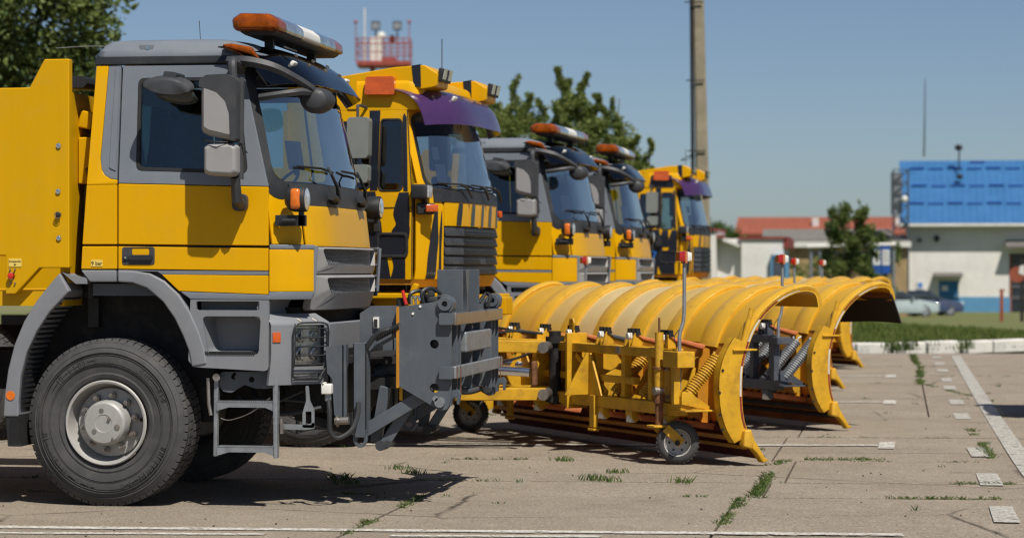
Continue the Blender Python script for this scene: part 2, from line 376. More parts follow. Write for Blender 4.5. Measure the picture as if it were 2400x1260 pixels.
def paint(name='road_paint', wear=.52, dim=1.0):
    m = bpy.data.materials.new(name); m.use_nodes = True; N = m.node_tree.nodes; L = m.node_tree.links
    b = N['Principled BSDF']; b.inputs['Roughness'].default_value = 0.8
    g = N.new('ShaderNodeNewGeometry')
    n = N.new('ShaderNodeTexNoise'); n.inputs['Scale'].default_value = 9; n.inputs['Detail'].default_value = 9; n.inputs['Roughness'].default_value = 0.72
    L.new(g.outputs['Position'], n.inputs['Vector'])
    r = N.new('ShaderNodeValToRGB'); r.color_ramp.elements[0].position = wear; r.color_ramp.elements[1].position = wear+.12
    L.new(n.outputs['Fac'], r.inputs[0])
    n2 = N.new('ShaderNodeTexNoise'); n2.inputs['Scale'].default_value = 40; n2.inputs['Detail'].default_value = 5; L.new(g.outputs['Position'], n2.inputs['Vector'])
    r2 = N.new('ShaderNodeValToRGB'); r2.color_ramp.elements[0].color = (0.30, 0.275, 0.235, 1); r2.color_ramp.elements[1].color = (0.60, 0.58, 0.53, 1)
    r2.color_ramp.elements[0].position = 0.36; r2.color_ramp.elements[1].position = 0.58
    L.new(n2.outputs['Fac'], r2.inputs[0]); L.new(r2.outputs[0], b.inputs['Base Color'])
    t = N.new('ShaderNodeBsdfTransparent'); mx = N.new('ShaderNodeMixShader')
    L.new(r.outputs[0], mx.inputs[0]); L.new(b.outputs[0], mx.inputs[1]); L.new(t.outputs[0], mx.inputs[2]); L.new(mx.outputs[0], N['Material Output'].inputs[0])
    for e in r2.color_ramp.elements: e.color = tuple(q*dim for q in e.color[:3]) + (1,)
    MAT[name] = m
paint(); paint('worn_vignette_paint', .54, .78)  # second one for the lane: worn, with edge vignetting darkened into its colour
mat('soil', (0.085, 0.065, 0.045), 1.0, var=0.25, vscale=8, bump=0.3, bscale=30)
mat('far_ground', (0.12, 0.15, 0.05), 1.0, var=0.3, vscale=0.05, color2=(0.17, 0.14, 0.07))
mat('grass_ground', (0.075, 0.115, 0.026), 1.0, var=0.3, vscale=0.9, color2=(0.17, 0.135, 0.055), dirt=(0.05, 0.09, 0.02), dirt_amt=0.7, dscale=3)
mat('kerb_white', (0.64, 0.62, 0.57), 0.85, var=0.12, vscale=4, bump=0.2, bscale=25, dirt=(0.40, 0.36, 0.30), dirt_amt=0.4, dscale=7)

def leafmat(name, c1, c2, transl=0.35):
    m = bpy.data.materials.new(name); m.use_nodes = True; N = m.node_tree.nodes; L = m.node_tree.links
    b = N['Principled BSDF']; b.inputs['Roughness'].default_value = 0.5; b.inputs['Specular IOR Level'].default_value = 0.35
    g = N.new('ShaderNodeNewGeometry')
    n = N.new('ShaderNodeTexNoise'); n.inputs['Scale'].default_value = 1.3; n.inputs['Detail'].default_value = 8; n.inputs['Roughness'].default_value = 0.75
    L.new(g.outputs['Position'], n.inputs['Vector'])
    mx = N.new('ShaderNodeMix'); mx.data_type = 'RGBA'; mx.inputs[6].default_value = (*c1,1); mx.inputs[7].default_value = (*c2,1)
    r = N.new('ShaderNodeValToRGB'); r.color_ramp.elements[0].position = 0.35; r.color_ramp.elements[1].position = 0.65
    rv = N.new('ShaderNodeMath'); rv.operation = 'MULTIPLY_ADD'; rv.inputs[1].default_value = 0.45
    ri = N.new('ShaderNodeMath'); ri.operation = 'SUBTRACT'; ri.inputs[1].default_value = 0.22
    L.new(g.outputs['Random Per Island'], rv.inputs[0]); L.new(n.outputs['Fac'], ri.inputs[0]); L.new(ri.outputs[0], rv.inputs[2])
    L.new(rv.outputs[0], r.inputs[0]); L.new(r.outputs[0], mx.inputs[0]); L.new(mx.outputs[2], b.inputs['Base Color'])
    t = N.new('ShaderNodeBsdfTranslucent'); L.new(mx.outputs[2], t.inputs[0])
    ms = N.new('ShaderNodeMixShader'); ms.inputs[0].default_value = transl
    L.new(b.outputs[0], ms.inputs[1]); L.new(t.outputs[0], ms.inputs[2]); L.new(ms.outputs[0], N['Material Output'].inputs[0])
    MAT[name] = m
leafmat('weed', (0.05, 0.095, 0.018), (0.13, 0.18, 0.045))
leafmat('lawn', (0.06, 0.105, 0.018), (0.17, 0.20, 0.05))
leafmat('leaf_dark', (0.06, 0.10, 0.028), (0.20, 0.25, 0.07), .35)
leafmat('leaf_olive', (0.10, 0.15, 0.04), (0.27, 0.31, 0.09), .3)
leafmat('leaf_fresh', (0.045, 0.09, 0.016), (0.12, 0.19, 0.03))
mat('bark', (0.10, 0.08, 0.06), 0.95, var=0.2, vscale=12, bump=0.4, bscale=20)

# the far ground, then the soil bed under the apron
g0 = MB().add([(-4000,-600,-1.42),(4000,-600,-1.42),(4000,6000,-1.42),(-4000,6000,-1.42)], [(0,1,2,3)]).build('ground', 'far_ground', smooth=False); tag(g0, kind='structure')
bed = MB().add([(-40,-10,-0.02),(40,-10,-0.02),(40,47,-0.02),(-40,47,-0.02)], [(0,1,2,3)]).build('soil_bed', 'soil', smooth=False); tag(bed, kind='structure')
apron = empty('apron'); apron['kind'] = 'structure'
ROT = R(4.4)
ROWS = [2, 5.5, 9.0, 12.0, 17.05, 18.24, 20.3, 23.2, 26.45, 30.2, 34.2, 36.6, 40.2, 43.6, 46.6]
def rowy(y, x): return y + (x + 0.9) * math.tan(ROT)      # the joints run slightly askew
slabjoint = []
for i, (a, b) in enumerate(zip(ROWS, ROWS[1:])):
    xs = [-3.31 - 6.6*k for k in range(3, 0, -1)] + [-3.31, -1.11, 3.1, 8.2, 13.4] if i < 4 else \
         [-25.5, -19.2, -13.6, -8.2, -1.04 + 0.1*(i % 3), 4.4 if i % 2 else 3.4, 9.0, 14.0] if i < 8 else [-25, -18, -11.5, -5.2 - 0.4*(i % 2), 0.33, 6.4, 12.6]
    for x0, x1 in zip(xs, xs[1:]):
        gp = 0.009; dz = rnd.uniform(-0.006, 0.0)
        n = max(2, int((x1-x0)/0.5)); lo = []; hi = []
        for k in range(n+1):
            x = lerp(x0+gp, x1-gp, k/n)
            lo.append((x, rowy(a, x)+gp+rnd.uniform(0, 0.012))); hi.append((x, rowy(b, x)-gp-rnd.uniform(0, 0.012)))
        MB().prism(lo + hi[::-1], -0.2, dz, 'xy').build('slab', 'concrete', apron, bevel=0.012)
        slabjoint.append(((x0, rowy(a, x0)), (x0, rowy(b, x0)), i))

# painted lines: sheets 4 mm above the slabs
def sheet(name, quads, label, cat, group=None, m='road_paint'):
    mb = MB()
    for q in quads:
        (x0,y0),(x1,y1),(x2,y2),(x3,y3) = q; n = max(1, int(math.hypot(x1-x0, y1-y0)/0.25)); A = []; B = []
        for k in range(n+1):
            t = k/n; j = 0.012
            A.append((lerp(x0,x1,t)+rnd.uniform(-j,j), lerp(y0,y1,t)+rnd.uniform(-j,j), 0.005)); B.append((lerp(x3,x2,t)+rnd.uniform(-j,j), lerp(y3,y2,t)+rnd.uniform(-j,j), 0.005))
        mb.ring(A, B, close=False)
    return tag(mb.build(name, m, smooth=False), label, cat, group)
def stripe(x0, y0, x1, y1, w_): return ((x0, y0-w_/2), (x1, y1-w_/2), (x1, y1+w_/2), (x0, y0+w_/2))
sheet('bay_line', [stripe(-9.5, 13.98, 0.03, 14.74, 0.13)], 'long white painted line along the bottom edge of the picture', 'line')
sheet('bay_line', [stripe(-3.0, 14.20, -1.75, 14.36, 0.10)], 'short doubled stretch of white line below the long bottom line', 'line')
sheet('bay_line', [stripe(-9.5, 13.5, -3.76, 14.17, 0.09)], 'white line piece at the bottom left corner below the front tyre', 'line')
for y, l, x0 in ((22.2, 'white bay line ending in a square, nearest the viewer, by the first plow tip', -6.5), (29.4, 'white bay line ending in a square beside the second plow blade', -6.5), (36.55, 'far white bay line ending in a square beyond the second plow', -6.5)):
    sheet('bay_line', [stripe(x0, y-0.9, -0.18, y-0.01, 0.15), ((-0.18, y-0.42), (-0.03, y-0.42), (-0.03, y+0.42), (-0.18, y+0.42))], l, 'line')
DASH = ['in the very corner at the bottom right', 'low at the bottom right, first one wholly in the picture', 'level with the gap below the nearest plow tip', 'level with the nearest plow tip, crossed by a weedy crack', 'just above the weedy crack', 'between the second plow tip and the wide lane line', 'beside the square of the middle bay line', 'right of the dark blade tip of the second plow', 'level with the square of the far bay line', 'right of the hidden third plow', 'second nearest to the white kerb', 'nearest to the white kerb', 'at the foot of the white kerb']
for k, y in enumerate((10.9, 13.5, 16.08, 18.73, 21.5, 24.0, 26.72, 29.54, 33.1, 35.4, 38.7, 41.5, 44.4)):
    if k in (0, 1, 5): continue
    sheet('lane_dash', [((0.61, y-0.53), (0.77, y-0.53), (0.77, y+0.53), (0.61, y+0.53))], 'white lane dash ' + DASH[k], 'dash', 'dashes of the broken lane line', 'worn_vignette_paint')
mb = MB()
pth = [(1.35, 13.0), (1.12, 16.5), (1.04, 19), (1.02, 24), (1.02, 30), (1.03, 36), (1.05, 45.2)]
pp = curve_pts([(x, y, 0) for x, y in pth], 10)
mb.ring([(p.x-0.085, p.y, 0.006) for p in pp], [(p.x+0.085, p.y, 0.006) for p in pp], close=False)
tag(mb.build('lane_line', 'worn_vignette_paint', smooth=False), 'wide unbroken white lane line at the right', 'line')

# kerb of whitewashed stones, running away to the right
kerb = empty('kerb', label='whitewashed kerb of rough stones between apron and grass', cat='kerb')
kp = [Vector((-26, 46.2)), Vector((-3.2, 46.2)), Vector((-0.8, 47.75)), Vector((1.0, 49.4)), Vector((3.0, 51.3)), Vector((9, 57.0))]
def along(P, step):
    out = []; d = 0.0
    for a, b in zip(P, P[1:]):
        L_ = (b-a).length; t = (-d) % step if out else 0
        while t < L_: out.append((a+(b-a)*t/L_, math.atan2((b-a).y, (b-a).x))); t += step
        d = (d + L_) % step
    return out
for p, a in along(kp, 0.93):
    if p.x < -9: continue
    h = rnd.uniform(0.15, 0.185); l = rnd.uniform(0.86, 0.90)
    mb = MB().loft([[(-l/2,-0.1,-0.1),(l/2,-0.1,-0.1),(l/2,0.1,-0.1),(-l/2,0.1,-0.1)], [(-l/2+rnd.uniform(0,.02),-0.1,h*0.7),(l/2,-0.1,h*0.7),(l/2,0.1,h*0.7),(-l/2,0.1,h*0.7)],
                    [(-l/2+rnd.uniform(.01,.06),-0.07,h+rnd.uniform(-.02,.01)),(l/2-rnd.uniform(.01,.06),-0.07,h),(l/2-0.02,0.09,h),(-l/2+0.02,0.09,h)]])
    mb.build('kerb_stone', 'kerb_white', kerb, bevel=0.022, seg=2, loc=(p.x, p.y, rnd.uniform(-0.02, 0.0)), rot=(0, rnd.uniform(-.02,.02), a+rnd.uniform(-.03,.03)))

# lawn beyond the kerb, falling gently away
def lawn_z(D): return interp([(44, 0.06), (50, 0.10), (60, 0.0), (110, -0.72), (165, -1.34), (220, -1.41)], D)
def kerb_y(x): return interp([(-26, 46.2), (-3.2, 46.2), (-0.8, 47.75), (1.0, 49.4), (3.0, 51.3), (9, 57.0), (60, 62)], x)
mb = MB()
NX, NY = 60, 50
rows = []
for j in range(NY+1):
    row = []
    for i in range(NX+1):
        x = lerp(-60, 60, i/NX); y0 = kerb_y(x) + 0.08; y = y0 + (215-y0)*(j/NY)**1.7
        D = -sin(TH)*x + cos(TH)*y
        row.append((x, y, lawn_z(D) + rnd.uniform(-.015, .015)*(j > 0)))
    rows.append(row)
mb.add([p for r_ in rows for p in r_], [(j*(NX+1)+i, j*(NX+1)+i+1, (j+1)*(NX+1)+i+1, (j+1)*(NX+1)+i) for j in range(NY) for i in range(NX)])
tag(mb.build('grass_field', 'grass_ground'), kind='structure')
def blades(mb, x, y, z, h, n, spread, lean=0.5, wd=0.006, r=rnd):
    for _ in range(n):
        a = r.uniform(0, 2*pi); q = r.random()*spread; bx, by = x+cos(a)*q, y+sin(a)*q
        t = r.uniform(0, 2*pi); hh = h*r.uniform(0.5, 1.15); lx, ly = cos(t)*hh*lean*r.random(), sin(t)*hh*lean*r.random()
        wx, wy = -sin(t+1)*wd, cos(t+1)*wd
        mb.add([(bx-wx, by-wy, z), (bx+wx, by+wy, z), (bx+lx*0.45+wx*.7, by+ly*0.45+wy*.7, z+hh*0.6), (bx+lx, by+ly, z+hh)], [(0,1,2),(0,2,3)])
mb = MB()
for _ in range(17000):
    lat = rnd.uniform(4.5, 13.5); D = 46 + 62*rnd.random()**1.9; p = W(lat, D)
    if p.y < kerb_y(p.x) + 0.15: continue
    k = 1.0 if math.sin(p.x*1.3+p.y*0.7)*math.sin(p.y*0.45-p.x*0.5) > -0.25 else 0.5
    blades(mb, p.x, p.y, lawn_z(D), 0.13*k*(1+0.004*(D-48)), 2, 0.05, 0.6, 0.011)
for lat, D, h, n in [(8.6, 62, .42, 60), (8.0, 60, .30, 50), (9.2, 63, .36, 60), (10.0, 70, .5, 80), (9.4, 72, .45, 60), (8.1, 48.4, .22, 30), (7.4, 47.6, .16, 20), (11.5, 80, .4, 60), (12.6, 88, .45, 60), (13.0, 90, .4, 50), (7.0, 58, .35, 50), (6.4, 57, .35, 50)]:
    p = W(lat, D); blades(mb, p.x, p.y, lawn_z(D)-0.02, h, n*2, 0.45, 0.5, 0.014)
tag(mb.build('lawn_grass', 'lawn', smooth=False), 'uneven green grass growing beyond the white kerb', 'grass', kind='stuff')

# weeds growing out of the slab joints
mb = MB()
def weedline(x0, y0, x1, y1, dens, h, gap=0.5, seed=1):
    r = random.Random(seed); L_ = math.hypot(x1-x0, y1-y0); n = int(L_*dens); ph = r.uniform(0, 9)
    for k in range(n):
        t = r.random(); s_ = t*L_
        if math.sin(s_*2.1+ph) + 0.7*math.sin(s_*5.3+ph*2) + 0.5*math.sin(s_*11+ph) < gap: continue
        blades(mb, lerp(x0,x1,t)+r.gauss(0,.02), lerp(y0,y1,t)+r.gauss(0,.02), -0.008, h*r.uniform(.35,1.1), 4, 0.035, 1.9, 0.0034, r)
for i, y in enumerate(ROWS[4:13]):
    weedline(-8, rowy(y,-8), -0.9, rowy(y,-0.9), 55, 0.030, 0.95, 10+i); weedline(-0.9, rowy(y,-0.9), 4, rowy(y,4), 110 if i < 2 else 45, 0.032 if i < 2 else 0.028, 0.1 if i < 2 else 0.7, 40+i)
weedline(-3.31, 14.3, -3.31, 16.85, 110, 0.030, -0.2, 3); weedline(-1.11, 13.6, -1.08, 17.02, 90, 0.026, -0.1, 4)
weedline(-1.0, 17.05, -0.97, 20.3, 90, 0.036, -0.6, 5); weedline(-1.0, 17.05, -0.99, 19.0, 70, 0.034, -0.7, 55); weedline(0.3, 34, 0.36, 40, 60, 0.05, -0.6, 6); weedline(0.34, 40, 0.25, 46, 50, 0.06, -0.3, 61)
weedline(0.35, 34.1, 0.9, 31.0, 60, 0.03, -0.3, 62); weedline(0.8, 20.0, 0.72, 24.6, 70, 0.035, -0.3, 63); weedline(0.15, 24.5, 0.72, 24.9, 60, .05, -.5, 64)
weedline(-0.75, 20.45, 0.0, 20.6, 120, 0.04, -0.9, 7)
for k in range(46):
    x = rnd.uniform(-5, 3); y = rnd.uniform(15.5, 34); blades(mb, x, y, 0, rnd.uniform(.015,.04), rnd.randint(4, 14), 0.05, 1.2, 0.004)
for x, y, h in [(-4.15, 17.9, .12), (-4.05, 17.6, .10), (-2.75, 20.0, .08), (-2.3, 18.2, .10), (-2.15, 18.15, .08), (-1.6, 18.1, .09), (-2.2, 18.9, .07), (-3.75, 18.6, .08), (-3.95, 19.0, .07)]:
    blades(mb, x, y, 0, h*.55, 45, 0.12, 1.0, 0.0045)
for p, a in along(kp[1:], 0.37):
    if rnd.random() < 0.6: blades(mb, p.x+rnd.uniform(.0,.2), p.y-0.22+rnd.uniform(-.1,.0), 0, rnd.uniform(.03,.09), 8, 0.14, 0.8, 0.007)
for x, y in [(0.15, 48.45), (1.35, 49.55), (-0.1, 48.3)]: blades(mb, x, y-0.1, 0, 0.24, 60, 0.2, 0.5, 0.010)
tag(mb.build('joint_weeds', 'weed', smooth=False), 'low green weeds growing in the joints of the concrete', 'weeds', kind='stuff')
# small stones and crumbs of concrete lying on the slabs
mb = MB()
for k in range(170):
    x = rnd.uniform(-6, 2.4); y = 13.4 + 15*rnd.random()**1.6; s_ = rnd.uniform(.003, .009); mb.ball((x, y, s_*.5), (s_, s_*rnd.uniform(.7,1.2), s_*.7), 5, 4)
tag(mb.build('loose_grit', 'soil'), 'dark grit and crumbs scattered over the concrete', 'grit', kind='stuff')
# ---------------------------------------------------------------- grey and yellow truck
def make_tyre(r_, w_, rim_r, blocks=True, n=96):
    """axis y, outer face at y=0, inner face at y=w_"""
    h = r_ - rim_r
    prof = [(rim_r, 0.035), (rim_r+0.02, 0.012), (rim_r+h*0.16, 0.004), (rim_r+h*0.2, 0.009), (rim_r+h*0.45, -0.006), (rim_r+h*0.6, -0.004), (rim_r+h*0.63, 0.001), (rim_r+h*0.66, -0.003), (rim_r+h*0.76, 0.005),
            (rim_r+h*0.78, 0.011), (rim_r+h*0.81, 0.009), (r_-0.045, 0.016), (r_-0.03, 0.022), (r_-0.014, 0.036), (r_-0.006, 0.06)]
    out = prof + [(r_-0.008, w_*0.3), (r_-0.008, w_*0.5)]
    full = out + [(a, w_-b) for a, b in reversed(prof)] + [(a, w_*0.7) for a in ()]
    mb = MB().lathe(full, n=n, close=True)
    if blocks:
        nb = 66
        for k in range(nb):
            for row, (y0, y1, sh) in enumerate(((0.028, w_*0.22, 0), (w_*0.27, w_*0.48, .5), (w_*0.52, w_*0.73, 0), (w_*0.78, w_-0.028, .5))):
                a0 = 2*pi*(k+sh*0.5)/nb; a1 = a0 + 2*pi/nb*0.80
                pts = []
                for rr in (r_-0.02, r_+0.004):
                    ins = 0.014 if (rr > r_ and row in (0,)) else 0.0; ine = 0.014 if (rr > r_ and row == 3) else 0.0
                    for a, y in ((a0,y0+ins),(a1,y0+ins),(a1+0.012,y1-ine),(a0+0.012,y1-ine)): pts.append((cos(a)*rr, y, sin(a)*rr))
                mb.add(pts, [(0,3,2,1),(4,5,6,7),(0,1,5,4),(1,2,6,5),(2,3,7,6),(3,0,4,7)])
    return mb

def wheel(parent, loc, rz=0, outer=-1, name='wheel', r_=0.563, w_=0.36, rim_r=0.285):
    """outer=-1: the dished face looks to -y"""
    t = make_tyre(r_, w_, rim_r).build(name, 'tyre', parent, angle=28)
    t.location = loc; t.rotation_euler = (0, 0, rz + (pi if outer > 0 else 0))
    # raised lines and letters of the sidewall
    mb = MB()
    for rr in (0.475, 0.46, 0.405, 0.395): mb.lathe([(rr-.0015, -0.003), (rr, -0.009), (rr+.0015, -0.003)], n=72)
    rg = random.Random(3)
    for a0, a1, rr in ((20, 55, .44), (100, 150, .43), (190, 260, .44), (285, 340, .44)):
        a = a0
        while a < a1:
            da = rg.uniform(2, 4.5); hh = rg.uniform(.012, .022)
            for q in (0, 1):
                c = R(a + q*da*0.55); mb.obox((cos(c)*rr, -0.004, sin(c)*rr), (0.003, 0.010, hh*2), (0, -c + pi/2*rg.randint(0,1), 0))
            a += da + 1.5
    tag(mb.build('sidewall_marking', 'tyre', t), kind='stuff')
    rp = [(rim_r-0.005, 0.03), (rim_r+0.004, 0.002), (rim_r-0.004, -0.008), (rim_r-0.017, -0.004), (rim_r-0.022, 0.02), (rim_r-0.03, 0.075), (rim_r-0.038, 0.115), (rim_r-0.05, 0.13), (rim_r-0.055, 0.10), (0.10, 0.085), (0.0, 0.085)]
    rim = MB().lathe(rp, n=72).build('rim', 'rim_grey', t, angle=30)
    hp = [(0.155, 0.10), (0.153, 0.0), (0.146, -0.03), (0.132, -0.042), (0.06, -0.046), (0.057, -0.043), (0.0, -0.043)]
    hub = MB().lathe(hp, n=40).build('hub', 'hub_grey', t, angle=30)
    mb = MB()
    for a, rr, q in ((100, .085, .017), (220, .085, .017), (-15, .098, .02)): mb.lathe([(0, -.047), (q, -.047), (q*1.05, -.043), (q*1.1, -.04)], (cos(R(a))*rr, 0, sin(R(a))*rr), n=14)
    mb.cyl((0.04, -0.055, 0.03), (0.04, -0.04, 0.03), 0.012, n=8); mb.cyl((0.065, -0.052, -0.10), (0.065, -0.04, -0.10), 0.008, n=6)
    tag(mb.build('hub_bolt', 'steel', t), kind='stuff')
    for k in range(10):
        a = 2*pi*(k+0.3)/10; x, z = cos(a)*0.186, sin(a)*0.186
        MB().cyl((x, 0.09, z), (x, 0.058, z), 0.022, n=12).cyl((x, 0.065, z), (x, 0.03, z), 0.017, 0.0155, n=6).cyl((x, 0.03, z), (x, 0.012, z), 0.009, n=8).build('wheel_nut', 'steel', t)
    MB().cyl((0.225, 0.09, 0.02), (0.225, 0.078, 0.02), 0.014, n=10).build('vent_hole', 'black_rubber', t)
    return t

mat('mirror_dark', (0.05, 0.06, 0.06), 0.12, var=0.1)
CW = 2.4          # cab width
XF = [(1.30, 1.43), (1.75, 1.43), (2.05, 1.395), (2.25, 1.355), (2.60, 1.28), (2.90, 1.205), (3.05, 1.15)]
def S(y, z, off=0.0):
    q = abs((y-CW/2)/(CW/2)); x = interp(XF, z) - 0.27*q**4
    k = 1 - 0.10*max(0, z-2.17)
    n = Vector((1, 0.27*4*q**3/(CW/2)*(1 if y > CW/2 else -1), 0.18)).normalized()
    return Vector((x, CW/2+(y-CW/2)*k, z)) + n*off
def tumble(z): return 0.12*max(0, z-2.17)
def side(a, b, t): return (a, t + tumble(b), b)           # door side skin follows the tumblehome
def farside(a, b, t): return (a, CW - t - tumble(b), b)

def make_truck_a(full=True):
    T = empty('dump_truck')
    # ---- cab sides, near then far
    for nm, fn, near in (('near', side, True), ('far', farside, False)):
        q = MB().prism([(-.163,1.60),(.086,1.60),(.086,1.752),(-.155,1.752)], 0, .03, fn=fn)
        q.prism([(-.155,1.766),(.086,1.766),(.086,2.165),(-.125,2.165)], 0, .03, fn=fn)
        q.prism([(-.125,2.168),(.086,2.168),(.086,2.20),(.04,2.205),(.0,2.23),(-.025,2.27),(-.035,2.35),(-.002,2.975),(-.088,2.975)], 0, .03, fn=fn)
        q.build('quarter_panel', 'yellow_paint', T, bevel=.004)
        MB().prism([(.086,2.203),(.04,2.208),(.0,2.233),(-.022,2.272),(-.032,2.35),(.001,2.975),(.086,2.975)], .003, .03, fn=fn).prism(rpoly([(.03,2.28),(.078,2.26),(.078,2.96),(.05,2.96)], [.02,.0,.0,.02]), -.004, .01, fn=fn).build('quarter_trim', 'grey_paint', T, bevel=.004)
        d = MB().prism([(.097,1.766),(1.135,1.755),(1.135,2.145),(.097,2.172)], 0, .035, fn=fn).build('door', 'yellow_paint', T, bevel=.005)
        MB().prism([(.097,1.60),(1.135,1.588),(1.135,1.738),(.097,1.752)], 0, .03, fn=fn).build('door_panel', 'yellow_paint', d, bevel=.004)
        MB().prism([(.097,1.586),(.37,1.583),(.40,1.565),(1.135,1.560),(1.135,1.585),(.40,1.59),(.097,1.595)], .004, .03, fn=fn).build('door_trim', 'grey_paint', d)
        MB().prism([(.40,1.562),(1.135,1.556),(1.135,1.43),(.52,1.452)], 0, .03, fn=fn).build('door_panel', 'yellow_paint', d, bevel=.004)
        hole = rpoly([(.218,2.262),(.992,2.235),(.905,2.885),(.21,2.885)], [.045,.045,.09,.045], 5)
        hin = rpoly([(.240,2.284),(.968,2.258),(.885,2.865),(.232,2.865)], [.04,.04,.08,.04], 5)
        MB().prism([(.097,2.176),(1.135,2.149),(.93,2.972),(.097,2.975)], .002, .035, fn=fn, holes=[hole]).build('window_surround', 'grey_paint', d, bevel=.004)
        MB().prism(hole, .0, .03, fn=fn, holes=[hin]).build('window_seal', 'black_rubber', d, bevel=.003)
        MB().prism(hin, .018, .024, fn=fn).build('window_pane', 'side_glass', d, smooth=False)
        MB().prism([(.86,2.26),(.875,2.26),(.815,2.87),(.80,2.87)], .012, .03, fn=fn).build('quarter_light_bar', 'black_rubber', d)
        h = MB().prism(rrect(.125,.352,1.628,1.748,.02), -.004, .02, fn=fn, holes=[rrect(.195,.315,1.695,1.74,.01)]).build('door_handle', 'dark_plastic', T, bevel=.004)
        MB().prism(rrect(.20,.31,1.69,1.74,.01), .012, .016, fn=fn).prism(rrect(.18,.338,1.66,1.692,.008), -.022, -.002, fn=fn).prism(rrect(.135,.172,1.66,1.69,.006), -.014, -.002, fn=fn).build('grip', 'black_plastic', h, bevel=.004)
        MB().cyl(fn(.152,1.676,-.018), fn(.152,1.676,-.002), .008, n=10).build('lock', 'chrome', h)
        # dark gap behind the seams
        MB().prism([(-.16,1.58),(1.14,1.44),(1.14,2.15),(-.13,2.17)], .026, .05, fn=fn).build('door_inner', 'chassis_black', T)
        MB().prism([(-.1,2.98),(.93,2.978),(.95,3.0),(.93,3.035),(-.095,3.037)], -.008, .05, fn=fn).build('gutter_strip', 'black_plastic', T, bevel=.006)
        # upper corner of the front, between door and front panel
        y0, y1 = (.006, .245) if near else (CW-.006, CW-.245)
        MB().surf(lambda u, v: S(lerp(y0,y1,u), lerp(1.765, 2.145-.115*(u**1.6), v), .0), 8, 6, .02).build('corner_panel', 'yellow_paint', T, bevel=.003)
        def defl(u, v, o=0.0):
            y = lerp(.002, .17, u**1.2); x = 1.142 + .265*(u**.75); z = lerp(1.45, 1.73, v) + .0*u
            x -= .02*(1-v)*u*0; return (x+o, y if near else CW-y, z)
        MB().surf(lambda u, v: defl(u, v), 8, 4, .018 if near else -.018).build('corner_fairing', 'yellow_paint', T, bevel=.003)
        MB().surf(lambda u, v: (defl(u,0)[0]+.003, defl(u,0)[1], lerp(1.732,1.762,v)), 8, 2, .02 if near else -.02).surf(lambda u, v: (lerp(1.409,1.432,u)-.02*(1-v), (.172+.02*u) if near else CW-.172-.02*u, lerp(1.43,1.755,v)), 2, 4, .02 if near else -.02).build('fairing_trim', 'grey_paint', T, bevel=.003)
        for zz in (1.47, 1.555, 1.64, 1.725): MB().surf(lambda u, v: (lerp(1.30,1.395,v), (lerp(.185,.26,u)) if near else CW-lerp(.185,.26,u), zz), 1, 1, .012).build('fairing_slat', 'grey_trim', T)
        MB().surf(lambda u, v: (defl(u,0)[0]-.012*(1-v), defl(u,0)[1], lerp(1.395,1.447,v)), 8, 2, .02 if near else -.02).prism([(.53,1.448),(1.135,1.428),(1.14,1.392),(.60,1.398)], 0, .03, fn=fn).build('sill', 'grey_paint', T, bevel=.004)
    # ---- windscreen, its frame and the cowl
    n = 10
    outer = rpoly([(.012,2.065),(CW-.012,2.065),(CW-.012,2.972),(.012,2.972)], .10, n)
    inner = rpoly([(.075,2.185),(CW-.075,2.185),(CW-.07,2.905),(.07,2.905)], [.15,.15,.10,.10], n)
    def dense(P, k=6): return [(lerp(a[0],b[0],i/k), lerp(a[1],b[1],i/k)) for a, b in zip(P, P[1:]+P[:1]) for i in range(k)]
    outer = dense(outer); inner = dense(inner)
    mid = [(lerp(a[0],b[0],.85), lerp(a[1],b[1],.85)) for a, b in zip(outer, inner)]
    MB().ring([S(*p, .002) for p in outer], [S(*p, .014) for p in mid]).ring([S(*p, .014) for p in mid], [S(*p, -.012) for p in inner]).ring([S(*p, .002) for p in outer], [S(*p, -.04) for p in outer]).build('windscreen_frame', 'black_plastic', T, angle=45)
    g = MB(); loops = [[S(lerp(CW/2,p[0],k), lerp(2.535,p[1],k), -.008) for p in inner] for k in (1,.85,.7,.5,.3,.12,.02)]
    g.loft(loops, False, True).build('windscreen', 'windshield_glass', T)
    MB().surf(lambda u, v: S(lerp(.16,CW-.16,u), lerp(2.03-.01*abs(u-.5), 2.165, v), lerp(.004,.028,v)), 24, 3, .02).build('cowl', 'dark_plastic', T)
    # ---- wipers
    for yb, yt in ((.78, .28), (1.62, 1.20)):
        base = S(yb, 2.075, .05); el = S(yb-.15, 2.24, .075); tip0 = S(yt+.25, 2.285, .03); 
        wp = MB().tube([base, S(yb-.08, 2.15, .08), el, S(lerp(yb-.15,yt+.42,.5), 2.29, .05)], [.016,.014,.010,.008], 6).build('wiper', 'black_plastic', T)
        MB().tube([S(yt, 2.292, .012), S(yt+.3, 2.285, .03), S(yt+.62, 2.272, .012)], .009, 6).build('blade', 'black_rubber', wp)
        MB().cyl(S(yb+.02,2.07,.03), S(yb-.18,2.09,.06), .028, n=10).obox(S(yb,2.065,.03), (.05,.09,.05)).build('wiper_pivot', 'black_plastic', wp)
    # ---- front panel and grille
    fp = MB().surf(lambda u, v: S(lerp(.258,CW-.258,u), lerp(1.752,2.025,v), .012), 24, 6, .02).build('front_panel', 'yellow_paint', T, bevel=.004)
    gr = MB()
    y0, y1 = .27, CW-.27
    def G(y, z, o=0.0): return S(y, z, .02 + o) + Vector((.015 - .05*max(0, 1.40-z)/.1*0.6, 0, 0))
    def patch(mb, ya, yb, za, zb, o, nu=12, nv=3, th=.02): mb.surf(lambda u, v: G(lerp(ya,yb,u), lerp(za,zb,v), o), nu, nv, th)
